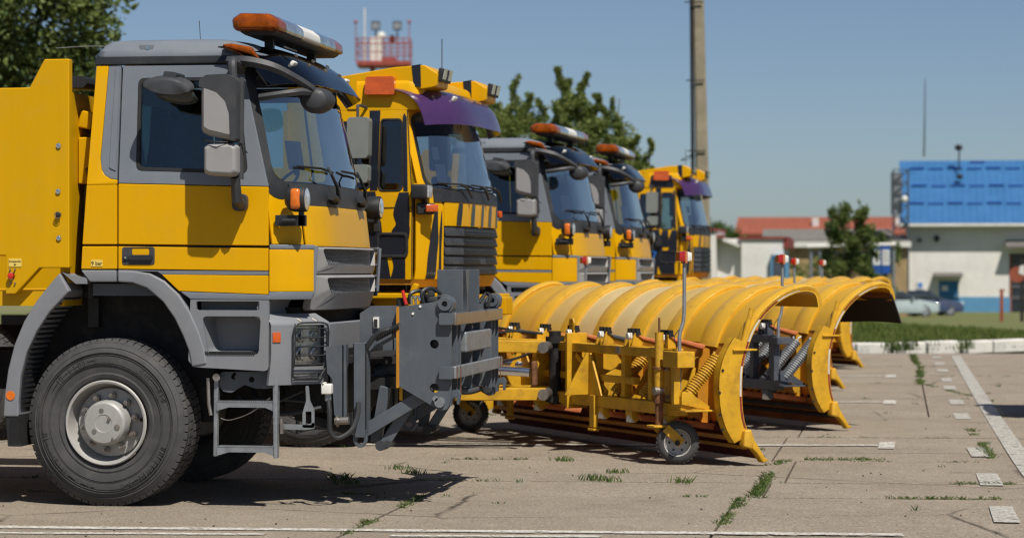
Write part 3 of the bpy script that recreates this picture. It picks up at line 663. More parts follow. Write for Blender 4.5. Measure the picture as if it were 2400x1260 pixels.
    for za, zb in ((1.565,1.745), (1.32,1.555)):
        ho = rpoly([(.46,za+.055),(CW-.46,za+.055),(CW-.38,zb-.012),(.38,zb-.012)], [.03,.03,.02,.02], 3) if za > 1.5 else rpoly([(.50,za+.11),(CW-.50,za+.11),(CW-.44,zb-.02),(.44,zb-.02)], [.03,.03,.02,.02], 3)
        ou = rpoly([(y0,za),(y1,za),(y1,zb),(y0,zb)], [.06 if za < 1.5 else .01]*2+[.01]*2, 3)
        O, I = dense(ou, 8), dense(ho, 8)
        gr.ring([G(*p) for p in O], [G(*p, .012) for p in I]).ring([G(*p, .012) for p in I], [G(*p, -.05) for p in I]).ring([G(*p) for p in O], [G(*p, -.06) for p in O])
    go = gr.build('grille', 'grille_trim', T, angle=40)
    for za, zb, ya in ((1.625,1.733,.40), (1.432,1.535,.46)):
        m = MB(); k = 0; st = .034
        yy = ya
        while yy < CW-ya:
            zz = za
            j = 0
            while zz < zb - .004:
                c = G(yy + (st/2 if j % 2 else 0), zz+.011, -.03)
                for a in (0, 60, 120): m.obox(c, (.004, .026, .0035), (R(a), 0, 0))
                zz += .0185; j += 1
            yy += st
        tag(m.build('grille_mesh', 'galvanised', go, smooth=False), kind='stuff')
        MB().surf(lambda u, v: G(lerp(ya-.06,CW-ya+.06,u), lerp(za-.03,zb+.02,v), -.06), 10, 1, .01).build('radiator', 'chassis_black', go)
    MB().box(1.0, 1.28, .28, CW-.28, .95, 1.34).build('radiator_core', 'chassis_black', T)
    # ---- roof
    def plan(x0, x1, ins, z):
        P = rpoly([(x0+ins, .10+ins), (x1-ins*1.5, .10+ins), (x1-ins*1.5, CW-.10-ins), (x0+ins, CW-.10-ins)], [.07,.22,.22,.07], 6)
        return [Vector((a, b, z - .035*max(0,(a-.75)/.35)**1.5)) for a, b in P]
    MB().loft([plan(-.09,1.10,.0,3.03), plan(-.085,1.09,.0,3.075), plan(-.08,1.07,.008,3.082), plan(-.07,1.05,.02,3.115), plan(-.06,1.03,.05,3.142), plan(-.04,1.0,.12,3.155), plan(0,.96,.3,3.16)]).build('roof', 'grey_paint', T, angle=50)
    MB().obox((.26,.118,3.09), (.10,.02,.05)).build('roof_bracket', 'grey_paint', T, bevel=.004); MB().cyl((.27,.10,3.09), (.27,.13,3.09), .012, n=10).build('roof_bolt', 'chrome', T)
    def rear(a, b, t): return (lerp(-.155, -.09, (b-1.55)/1.45)+t, a, b)
    rw_ = rrect(.42,CW-.42,2.30,2.78,.05)
    MB().prism([(.03,1.55),(CW-.03,1.55),(CW-.10,3.0),(.10,3.0)], 0, .03, fn=rear, holes=[rw_]).build('rear_wall', 'dash', T)
    rp_ = MB().prism(rw_, .01, .016, fn=rear).build('rear_window', 'clear_glass', T, smooth=False)
    # ---- cab interior
    MB().box(-.1,1.15,.06,CW-.06,1.42,1.50).build('cab_floor', 'interior', T)
    db = MB().surf(lambda u, v: (lerp(1.20,.84,v) - .12*abs(u-.5)**3*8*(1-v), lerp(.12,CW-.12,u), 2.13+.04*sin(v*pi)), 16, 4).box(.80,.86,.12,CW-.12,1.75,2.13).build('dashboard', 'dash', T)
    sw = MB().lathe([(.21,-.012),(.222,0),(.21,.012),(.198,0)], n=30, close=True).box(-.2,.2,-.01,.01,-.02,.02).box(-.03,.03,-.02,.02,-.2,.0)
    sw.build('steering_wheel', 'black_plastic', T, loc=(.74,1.82,2.17), rot=(R(40),0,R(90)))
    for yy in (.62, 1.82):
        st = MB().obox((.22,yy,1.82), (.52,.50,.16)).build('seat', 'seat_cloth', T, bevel=.05, seg=3)
        MB().obox((-.02,yy,2.18), (.14,.48,.68), (0,R(-8),0)).obox((-.07,yy,2.62), (.10,.28,.2), (0,R(-8),0)).build('backrest', 'seat_cloth', st, bevel=.05, seg=3)
    MB().obox((1.225,.36,2.37), (.004,.17,.20), (0,R(-11),R(-24))).build('permit', 'paper', T)
    MB().obox((1.175,.62,2.27), (.02,.08,.05)).build('dash_unit', 'black_plastic', T)
    # ---- sun visor over the windscreen
    def V(u, v, o=0.0):
        y = lerp(.03, CW-.03, u); q = abs(2*u-1)
        return Vector((lerp(1.02,1.36,v) - .24*q**4 + o, y, 3.115 - .05*v - .21*v**2.2 - .035*q**6))
    MB().surf(lambda u, v: V(u, v), 40, 8, .008).build('sun_visor', 'visor_blue', T)
    for u0 in (.03, .3, .5, .7, .97):
        MB().surf(lambda u, v: V(lerp(u0-.006,u0+.006,u), lerp(0,.55,v), -.025), 1, 4, .012).build('visor_stay', 'black_plastic', T)
        for v0 in (.35, .62): p = V(u0, v0, .006); MB().cyl(p, p+Vector((.008,0,.012)), .014, n=8).build('visor_bolt', 'steel', T)
    for u0 in (.16, .84): p = V(u0, .66, .012); MB().obox(p, (.03,.09,.045), (0,R(35),0)).build('marker_light', 'white_plastic', T, bevel=.008)
    for yy in (.02, CW-.02):
        MB().prism([(.80,3.105),(.86,3.11),(1.0,3.085),(1.06,3.0),(1.0,3.03),(.90,3.06),(.83,3.075)], yy-.02+(.06 if yy < 1 else -.06), yy+.02+(.06 if yy < 1 else -.06)).build('roof_marker', 'amber_lens', T, bevel=.008)
    # ---- light bar
    yb = [.12,.40,.89,1.38,1.86,2.16]
    def barsec(y, k=1.0):
        P = rpoly([(.845,3.205),(1.165,3.205),(1.155,3.275),(1.10,3.318),(.90,3.326),(.835,3.285)], .035, 4); cx, cz = 1.0, 3.262
        return [Vector((cx+(a-cx)*k, y, cz+(b-cz)*k)) for a, b in P]
    MB().prism(rpoly([(.92,3.178),(1.10,3.178),(1.15,3.207),(.87,3.207)], .012, 2), .22, 2.06).build('light_bar_base', 'black_plastic', T)
    for k, (a, b) in enumerate(zip(yb, yb[1:])):
        if k == 0: L_ = [barsec(.12,.62), barsec(.128,.82), barsec(.155,.95), barsec(.20), barsec(b-.004)]
        elif k == 4: L_ = [barsec(a+.004), barsec(b-.08), barsec(b-.035,.95), barsec(b-.01,.8), barsec(b,.55)]
        else: L_ = [barsec(a+.004), barsec(b-.004)]
        MB().loft(L_).build('light_bar_lens' if k != 2 else 'light_bar_centre', ('amber_lens','clear_lens','white_plastic','clear_lens','amber_lens')[k], T, angle=40)
    for yy in (.27, 2.0): MB().lathe([(.055,-.04),(.06,.0),(.05,.05),(.02,.06)], (1.0,yy,3.25), 'z', n=16).build('beacon_reflector', 'lamp_reflector', T)
    for yy in (.55, 1.75): MB().beam((1.0,yy,3.10), (1.0,yy,3.182), .05, .06).build('light_bar_foot', 'black_plastic', T)
    MB().tube(curve_pts([(1.05,.5,3.16),(1.12,.48,3.12),(1.2,.52,3.09)], 5), .008, 6).build('light_bar_cable', 'hose', T)
    # ---- mirrors on the near side
    MB().tube(curve_pts([(.93,.06,2.93),(.935,-.10,2.965),(.945,-.20,2.955),(.95,-.21,2.86)], 5), [.034,.034,.03,.03], 8).build('mirror_arm', 'dark_plastic', T)
    la = MB().tube([(.965,-.2,2.2),(.965,-.16,2.06),(.96,-.03,2.02)], [.032,.036,.036], 8).build('mirror_lower_arm', 'dark_plastic', T); MB().prism(rrect(.90,1.0,1.985,2.10,.04), -.05, .01).build('arm_base', 'dark_plastic', la, bevel=.012, seg=2)
    shell = [(.755,2.50),(.80,2.475),(.965,2.435),(.99,2.44),(.995,2.84),(.94,2.865),(.80,2.86),(.755,2.83)]
    def inset(P, k, c): return [(c[0]+(a-c[0])*k, c[1]+(b-c[1])*k) for a, b in P]
    mu = MB().loft([[Vector((a,-.315,b)) for a, b in inset(rpoly(shell,.03,3),.80,(.90,2.66))], [Vector((a,-.285,b)) for a, b in inset(rpoly(shell,.03,3),.95,(.89,2.66))], [Vector((a,-.25,b)) for a, b in rpoly(shell,.03,3)], [Vector((a,-.12,b)) for a, b in rpoly(shell,.03,3)]]).build('wing_mirror', 'mirror_grey', T, angle=25)
    MB().prism(rpoly([(.752,2.79),(.80,2.785),(.87,2.76),(.93,2.70),(.955,2.62),(.962,2.44),(1.0,2.44),(1.005,2.845),(.94,2.875),(.80,2.87),(.752,2.84)], [.01,.04,.05,.05,.04,.01,.02,.03,.03,.03,.03]), -.318, -.115).build('mirror_cap', 'dark_plastic', mu, bevel=.018, seg=2)
    MB().prism(rrect(.775,.965,2.50,2.82,.03), -.119, -.112).build('mirror_glass', 'mirror_glass', mu)
    low = [(.77,2.235),(.80,2.215),(.975,2.205),(1.0,2.23),(1.0,2.40),(.975,2.425),(.80,2.42),(.77,2.40)]
    MB().loft([[Vector((a,-.305,b)) for a, b in inset(low,.82,(.90,2.32))], [Vector((a,-.285,b)) for a, b in inset(low,.94,(.89,2.32))], [Vector((a,-.255,b)) for a, b in low], [Vector((a,-.13,b)) for a, b in low]]).build('wide_angle_mirror', 'mirror_grey', T, bevel=.01, seg=2, angle=25)
    MB().tube([(1.0,-.19,2.19),(1.003,-.19,2.86)], .02, 8).build('mirror_post', 'dark_plastic', T)
    MB().tube(curve_pts([(.76,-.26,2.445),(.88,-.325,2.43),(1.0,-.22,2.43),(1.02,-.21,2.40),(1.05,-.21,2.36)],4), .005, 5).build('cable_tie', 'black_rubber', mu)
    # kerb mirror above the window: a thick oval dish on a stub
    def dish(y, k, dz): return [Vector((.505+.172*k*cos(2*pi*i/28), y, 2.80+dz+.055*k*sin(2*pi*i/28)*(1.25 if sin(2*pi*i/28) > 0 else .8)-.018*k*cos(2*pi*i/28))) for i in range(28)]
    km = MB().loft([dish(-.235,.80,-.012), dish(-.228,.93,-.006), dish(-.205,1.0,0), dish(-.175,1.0,.006), dish(-.12,.92,.022), dish(-.07,.70,.04), dish(-.05,.4,.05)]).build('kerb_mirror', 'dark_plastic', T, angle=40)
    MB().loft([[Vector((p.x+.03, p.y, p.z-.03)) for p in dish(-.185,.84,0)], [Vector((p.x+.05, p.y, p.z-.07)) for p in dish(-.13,.80,0)], [Vector((p.x+.055, p.y, p.z-.08)) for p in dish(-.09,.6,0)]]).build('mirror_glass', 'mirror_dark', km, angle=60)
    MB().prism(rpoly([(.455,2.81),(.52,2.80),(.555,2.86),(.565,2.90),(.475,2.91)], .015), -.19, -.0).build('mirror_bracket', 'dark_plastic', km, bevel=.012, seg=2)
    # front mirror on its long arm across the top of the windscreen
    fm = MB().tube(curve_pts([(.86,.02,2.985),(1.0,-.02,2.98),(1.16,.0,2.945),(1.28,.08,2.885),(1.37,.20,2.82),(1.385,.26,2.78)], 5), [.04,.04,.036,.032,.03,.03], 6).build('front_mirror_arm', 'dark_plastic', T)
    MB().tube([(1.06,.06,2.745),(1.22,.05,2.765),(1.33,.12,2.785),(1.39,.26,2.785)], .026, 6).build('front_mirror_stay', 'dark_plastic', T)
    MB().loft([[Vector((1.39+dx+.10*k*cos(2*pi*i/24)*(1+.12*sin(2*pi*i/24)), y, 2.735+.088*k*sin(2*pi*i/24))) for i in range(24)] for y, k, dx in ((.20,.55,.0),(.215,.85,.0),(.25,1.0,.0),(.33,.98,.02),(.40,.8,.03))]).build('front_mirror', 'dark_plastic', fm, angle=40)
    # ---- combined lamp on a bracket at each front corner
    for near in (True, False):
        f = (lambda y: y) if near else (lambda y: CW-y)
        lp = MB().lathe([(0,-.09),(.045,-.085),(.075,-.06),(.086,-.03),(.088,.03),(.085,.055),(.076,.06)], (1.335,f(.03),2.065), 'x', n=28).build('corner_lamp', 'black_plastic', T)
        MB().lathe([(.0,.062),(.05,.068),(.076,.058)], (1.335,f(.03),2.065), 'x', n=24).build('lamp_lens', 'lamp_reflector', lp)
        MB().loft([[Vector((1.335+x, f(.03)+ (-1 if near else 1)*y, 2.065+z)) for x, z in rrect(-.035*k,.03*k,-.068*k,.068*k,.02,3)] for y, k in ((.078,1),(.092,.92),(.098,.7))]).build('turn_signal', 'amber_solid', lp, angle=60)
        MB().box(1.34,1.37,f(.03)-.02,f(.03)+.02,1.94,1.99).build('lamp_foot', 'black_plastic', lp)
        br = MB().box(1.185,1.385,min(f(-.01),f(.02)),max(f(-.01),f(.02)),1.885,1.958).box(1.34,1.385,min(f(-.01),f(.06)),max(f(-.01),f(.06)),1.885,1.958).build('lamp_bracket', 'black_plastic', T, bevel=.003)
        MB().cyl((1.24,f(-.025),1.92),(1.24,f(.0),1.92),.02,n=12).cyl((1.24,f(-.018),1.92),(1.33,f(-.018),1.92),.018,n=8).build('bracket_knob', 'black_plastic', br)
        MB().tube(curve_pts([(1.29,f(.02),2.0),(1.27,f(.03),2.06),(1.26,f(.06),2.1)], 4), .01, 6).build('lamp_cable', 'hose', lp)
    # ---- bumper, headlamps
    XB = 1.62
    def BX(y, z, o=0.0):
        q = abs((y-CW/2)/(CW/2)); x = XB - .47*q**3.2 - .12*max(0, 1.0-z) - .10*max(0, z-1.24)/.06
        n = Vector((1, .47*3.2*q**2.2/(CW/2)*(1 if y > CW/2 else -1)*1.3, 0)).normalized()
        return Vector((x, y, z)) + n*o
    for near in (True, False):
        f = (lambda y: y) if near else (lambda y: CW-y); sg = 1 if near else -1
        # rounded corner housing with an opening for the headlamp
        zc, ya, yb_ = 1.06, .055, .30
        top = MB().surf(lambda u, v: BX(f(lerp(.004,.36,u)), lerp(1.225,1.30,v)), 10, 4, .03*sg).surf(lambda u, v: BX(f(lerp(.004,.36,u)), lerp(.825,.862,v)), 10, 2, .03*sg).surf(lambda u, v: BX(f(lerp(.004,.12,u)), lerp(.862,1.225,v)), 5, 6, .03*sg).surf(lambda u, v: BX(f(lerp(.315,.36,u)), lerp(.862,1.225,v)), 2, 4, .03*sg)
        top.surf(lambda u, v: BX(f(lerp(.12,.315,u)), lerp(.905,.945,v)), 5, 1, .03*sg)
        bc = top.build('bumper_corner', 'grey_trim', T, angle=50)
        MB().surf(lambda u, v: BX(f(lerp(.085,.33,u)), lerp(.85,1.23,v), -.07), 6, 4).build('headlamp_bowl', 'dark_plastic', bc)
        hl = MB().surf(lambda u, v: BX(f(lerp(.095,.315,u)), lerp(.955,1.215,v), -.035), 8, 8).surf(lambda u, v: BX(f(lerp(.12,.30,u)), lerp(.868,.902,v), -.03), 5, 3).build('headlamp', 'lamp_reflector', T)
        for yy, zz, rr in ((.16,1.15,.045), (.25,1.15,.04), (.16,1.03,.05), (.25,1.03,.045)):
            c = BX(f(yy), zz, -.03); MB().lathe([(rr,.02),(rr*.8,.0),(rr*.4,-.015),(.012,-.02),(.012,.01),(0,.012)], c, 'x', n=16).build('reflector', 'chrome', hl)
        MB().surf(lambda u, v: BX(f(lerp(.088,.325,u)), lerp(.945,1.225,v), -.002), 8, 4).build('lens', 'lens_cover', hl)
        wg = MB()
        for zz in (.88,.90,.96,1.02,1.08,1.14,1.20): wg.tube([BX(f(lerp(.115,.325 if zz > .93 else .29,k/6)), zz, .025) for k in range(7)], .0042, 5)
        for yy in (.115,.325): wg.tube([BX(f(yy), lerp(.94,1.235,k/4), .025) for k in range(5)], .0042, 5)
        fr = rpoly([(.115,.865),(.28,.865),(.33,.95),(.335,1.24),(.105,1.24)], [.03,.03,.03,.06,.06], 3); fr.append(fr[0])
        wg.tube([BX(f(a), b, .024) for a, b in fr], .006, 6)
        wg.build('headlamp_guard', 'black_plastic', hl)
        for yy in (.17,.27): MB().cyl(BX(f(yy),1.245,.0), BX(f(yy),1.265,.0), .012, n=8).build('guard_clip', 'steel', hl)
        MB().surf(lambda u, v: BX(f(lerp(.010,.048,u)), lerp(1.11,1.178,v), .008), 3, 2, .012*sg).build('side_reflector', 'orange_lens', T, bevel=.003)
        MB().surf(lambda u, v: (1.10+.12*u-.03*sin(v*pi), f(.012+.30*u), lerp(1.28,1.40,v)), 4, 4, .02*sg).build('cab_skirt', 'grey_trim', T)
    MB().surf(lambda u, v: (1.47+.02*sin(u*pi), lerp(.36,CW-.36,u), lerp(1.02,1.235,v)), 8, 2, .05).build('bumper_beam', 'grey_trim', T, bevel=.01)
    # ---- step box and entry steps
    for near in (True, False):
        fn = side if near else farside; s_ = 'near' if near else 'far'
        ou = rpoly([(.60,1.395),(1.14,1.392),(1.135,.92),(.62,.945),(.585,.99)], [.0,.01,.03,.04,.03], 3)
        ho = rpoly([(.68,1.285),(1.085,1.285),(1.07,1.03),(.72,1.03)], [.03,.03,.03,.05], 3); slot = rrect(.64,1.075,1.325,1.385,.012)
        sb = MB().prism(ou, .0, .03, fn=fn, holes=[ho, slot]).prism(slot, .12, .13, fn=fn).ring([fn(a,b,.03) for a, b in ho], [fn(lerp(a,.87,.22), lerp(b,1.2,.15), .17) for a, b in ho]).prism(ho, .17, .18, fn=fn).build('step_box', 'grey_trim', T, bevel=.004)
        MB().prism([(.66,1.032),(1.05,1.032),(1.05,1.04),(.66,1.04)], .0, .17, fn=fn).build('tread', 'black_rubber', sb)
        tr = MB()
        for k in range(26): tr.prism(rrect(.67+k*.0145,.679+k*.0145,1.028,1.05,.0), -.006, .02, fn=fn)
        tag(tr.build('tread_teeth', 'black_rubber', sb), kind='stuff')
        MB().prism([(.72,1.315),(.98,1.315),(.98,1.33),(.72,1.33)], .02, .1, fn=fn).build('tread', 'black_rubber', sb)
        fr = MB().prism(rpoly([(.79,.91),(1.15,.915),(1.15,.80),(1.03,.80),(.95,.825),(.86,.77),(.80,.78),(.765,.84)], .03, 3), .08, .095, fn=fn, holes=[arc(1.0,.86,.02,0,340,9), rpoly([(.87,.905),(.90,.905),(.88,.875),(.89,.86),(.87,.86),(.855,.875)], .003,1)]).build('step_hanger', 'carrier_grey', T)
        lo = MB().prism([(1.155,.90),(1.19,.90),(1.185,.34),(1.16,.34)], .04, .10, fn=fn).build('step_ladder', 'galvanised', T, bevel=.003)
        MB().prism([(.745,.86),(.775,.86),(.765,.345),(.74,.345)], .06, .10, fn=fn).build('ladder_rail', 'galvanised', lo, bevel=.003)
        for zz in (.685, .385):
            tr = MB().prism([(.765,zz+.025),(1.16,zz+.025),(1.16,zz-.035),(1.10,zz-.01),(.85,zz-.01),(.765,zz-.035)], .05, .058, fn=fn).prism([(.765,zz+.02),(1.16,zz+.02),(1.16,zz+.026),(.765,zz+.026)], .05, .22, fn=fn)
            for k in range(25): tr.prism([(.785+k*.015,zz+.026),(.794+k*.015,zz+.026),(.794+k*.015,zz+.036),(.785+k*.015,zz+.036)], .05, .062, fn=fn)
            tr.build('ladder_tread', 'galvanised', lo, bevel=.0)
        MB().cyl(fn(.77,.875,.03), fn(.77,.875,.10), .026, n=14).build('hinge_pin', 'steel', lo)
        MB().tube([fn(.705,.87,.06), fn(.71,.70,.06), fn(.725,.62,.06)], .012, 6).build('latch_bar', 'steel', lo)
        if near:
            MB().tube(curve_pts([fn(.79,.60,.07), fn(.86,.59,.06), fn(1.0,.64,.06), fn(1.13,.74,.07)], 5), .003, 5).build('safety_wire', 'steel', lo)
            MB().prism(rpoly([(1.345,.64),(1.37,.72),(1.365,.82),(1.385,.82),(1.395,.72),(1.425,.66),(1.425,.54),(1.345,.54)], .01, 2), .10, .115, fn=fn, holes=[rrect(1.365,1.407,.56,.65,.008)]).prism([(1.19,.565),(1.36,.56),(1.425,.575),(1.425,.535),(1.36,.525),(1.19,.53)], .10, .11, fn=fn).build('fold_step', 'galvanised', T, bevel=.003)
            MB().box(1.20,1.215,.07,.12,.50,.60).build('ladder_latch', 'steel', lo)
    # ---- front wheel arches, flaps, wheels
    for near in (True, False):
        fn = (lambda a, b, t: (a, t, b)) if near else (lambda a, b, t: (a, CW-t, b))
        fo = [(.095,1.59),(.20,1.588),(.32,1.57),(.42,1.52),(.52,1.43),(.60,1.31),(.66,1.18),(.70,1.06),(.715,.965)]
        fi = [(.61,.945),(.59,1.05),(.55,1.15),(.49,1.27),(.41,1.38),(.30,1.47),(.20,1.505),(.095,1.512)]
        MB().prism(fo + fi, -.01, .36, fn=fn).build('front_fender', 'grey_trim', T, bevel=.012, seg=2)
        MB().prism([(-.165,1.592),(.085,1.592),(.085,1.512),(-.10,1.512)], -.008, .30, fn=fn).build('quarter_fender', 'grey_trim', T, bevel=.008)
        ro = [(-.31,1.575),(-.36,1.52),(-.47,1.39),(-.56,1.25),(-.63,1.09),(-.675,.92),(-.70,.75),(-.71,.60)]
        ri = [(-.60,.60),(-.60,.72),(-.585,.88),(-.54,1.04),(-.47,1.18),(-.38,1.31),(-.27,1.42),(-.24,1.45)]
        MB().prism(ro + ri, -.015, .36, fn=fn).build('rear_fender', 'grey_trim', T, bevel=.012, seg=2)
        MB().prism([(-.70,.62),(-.60,.62),(-.585,.40),(-.68,.40)], -.005, .34, fn=fn).build('mud_flap', 'black_rubber', T, bevel=.005)
        ft = MB()
        for i in range(12):
            for j in range(5): ft.prism(rrect(-.665+j*.016,-.655+j*.016,.43+i*.016,.44+i*.016,0), -.009, .0, fn=fn)
        tag(ft.build('flap_ribs', 'black_rubber', T, smooth=False), kind='stuff')
        rb = MB()
        for i in range(22):
            z = .66+i*.035; xi = interp([(.60,-.60),(.72,-.60),(.88,-.585),(1.04,-.54),(1.18,-.47),(1.31,-.38),(1.42,-.27)], z)
            rb.prism([(xi+.002,z),(xi+.012,z),(xi+.012,z+.018),(xi+.002,z+.018)], .02, .34, fn=fn)
        tag(rb.build('fender_ribs', 'black_rubber', T, smooth=False), kind='stuff')
        MB().cyl(fn(-.655,.745,-.02), fn(-.655,.745,-.008), .032, n=16).build('amber_reflector', 'amber_solid', T)
        MB().prism([(-.20,1.50),(-.30,1.58),(-.24,1.56),(-.12,1.54),(-.12,1.50)], .0, .3, fn=fn).build('fender_bridge', 'grey_trim', T)
        # inner well
        MB().prism([(-.62,.55),(-.60,1.1),(-.3,1.5),(.2,1.52),(.5,1.3),(.64,.95),(.66,.55)], .42, .46, fn=fn).build('wheel_well', 'chassis_black', T)
        wheel(T, (0, .03 if near else CW-.03, .563), R(-2), -1 if near else 1, 'front_wheel')
    # ---- chassis and driveline
    MB().box(-6.2,1.3,.75,.85,.75,1.02).box(-6.2,1.3,CW-.85,CW-.75,.75,1.02).build('chassis_rail', 'chassis_black', T)
    MB().box(-.5,1.1,.88,CW-.88,.62,1.40).build('engine', 'chassis_black', T, bevel=.03)
    MB().cyl((0,.35,.563),(0,CW-.35,.563),.09,n=16).ball((0,1.2,.58),(.2,.22,.2),16,10).build('front_axle', 'chassis_black', T)
    for yy in (.8, CW-.8):
        MB().tube([(-.55,yy,.72),(-.2,yy,.60),(.2,yy,.60),(.6,yy,.74)], .04, 6).build('leaf_spring', 'chassis_black', T)
    MB().box(1.12,1.42,.45,CW-.45,.62,.90).build('front_crossbeam', 'chassis_black', T, bevel=.02)
    MB().beam((.95,.62,.66),(1.5,.62,.55),.07,.07).beam((1.2,.5,.60),(1.58,.5,.50),.05,.06).build('tie_beam', 'chassis_black', T)
    cb = MB()
    for k, (a, b, c) in enumerate((((.85,.3,.74),(1.0,.25,.66),(1.3,.3,.78)), ((.8,.35,.70),(1.05,.3,.72),(1.35,.35,.70)), ((.9,.4,.80),(1.1,.3,.62),(1.4,.4,.66)))): cb.tube(curve_pts([a,b,c],5), .014, 6)
    cb.build('cable_loom', 'hose', T)
    # ---- load body behind the cab
    A = [(-6.2,2.80),(-.52,2.825),(-.415,3.015),(-.24,3.015),(-.24,1.607),(-.45,1.607),(-.62,1.43),(-.69,1.43),(-.69,1.69),(-.95,1.70),(-6.2,1.70)]
    MB().prism(A, -.02, .05).build('body_side', 'yellow_body', T, bevel=.008, seg=2)
    MB().prism(A, CW-.05, CW+.02).build('body_side', 'yellow_body', T, bevel=.008, seg=2)
    MB().box(-.33,-.27,.06,CW-.06,1.45,2.80).box(-6.2,-.3,.06,CW-.06,1.35,1.45).build('body_floor', 'yellow_body', T)
    MB().obox((-.22,.5,2.62), (.10,.5,.12), (0,R(10),0)).obox((-.215,.5,2.34), (.10,.55,.32)).build('body_rib', 'yellow_body', T, bevel=.01)
    MB().prism(rpoly([(-.555,2.84),(-.20,2.83),(-.17,2.86),(-.185,2.91),(-.55,2.92)], .02), .14, .4).build('work_lamp', 'black_plastic', T, bevel=.01)
    MB().box(-.235,-.16,.35,1.2,1.2,2.3).tube([(-.2,.30,1.4),(-.2,.30,2.25)], .05, 10).tube([(-.19,.22,2.29),(-.17,.22,2.20),(-.19,.22,1.7)], .02, 6).build('air_intake', 'black_plastic', T)
    for x, z in ((-.312,2.43), (-.315,2.122), (-.31,1.808)): MB().lathe([(0,-.034),(.010,-.032),(.013,-.026),(.014,-.02)], (x,0,z), n=12).cyl((x,-.03,z),(x,-.02,z),.017,n=12).build('body_bolt', 'chrome', T)
    pl = MB().lathe([(0,-.055),(.014,-.05),(.018,-.04),(.018,-.02)], (-.312,0,1.965), n=12).build('toggle_pin', 'black_plastic', T)
    MB().tube([(-.312+.022*cos(k*pi/8),-.045-.004*k/16,1.962+.022*sin(k*pi/8)) for k in range(17)], .0025, 5).build('pin_ring', 'steel', pl)
    lb = MB().box(-.665,-.575,-.024,-.0205,1.615,1.67).build('stop_label', 'label_yellow', T)
    text('Emergency-Stop', .0125, 'black_print', lb, (-.62,-.0255,1.652), (R(90),0,0)); text('\u2193', .03, 'black_print', lb, (-.62,-.0255,1.632), (R(90),0,0), 'arrow')
    sbn = MB().lathe([(0,-.058),(.018,-.055),(.021,-.048),(.021,-.04),(.012,-.038),(.012,-.022)], (-.645,0,1.553), n=18).build('stop_button', 'red_plastic', T); MB().cyl((-.645,-.026,1.553),(-.645,-.02,1.553),.024,n=18).build('button_collar', 'chrome', sbn)
    for x, z in ((-.655,1.595),(-.62,1.597),(-.655,1.505),(-.62,1.503)): MB().cyl((x,-.032,z),(x,-.02,z),.006,n=8).build('screw', 'steel', T)
    l9 = MB().prism(rrect(-.092,-.012,1.617,1.662,.004), -.0035, -.0005).build('pressure_label', 'label_yellow', T)
    text('9 bar', .036, 'black_print', l9, (-.052,-.0045,1.637), (R(90),0,0))
    for x in (-3.4, -4.75):
        wheel(T, (x, .03, .563), 0, -1, 'rear_wheel'); wheel(T, (x, CW-.03, .563), 0, 1, 'rear_wheel')
        MB().cyl((x,.35,.563),(x,CW-.35,.563),.1,n=14).build('rear_axle', 'chassis_black', T)
    MB().box(-2.6,-1.1,.05,.6,.55,1.15).build('fuel_tank', 'galvanised', T, bevel=.06, seg=3)
    return T

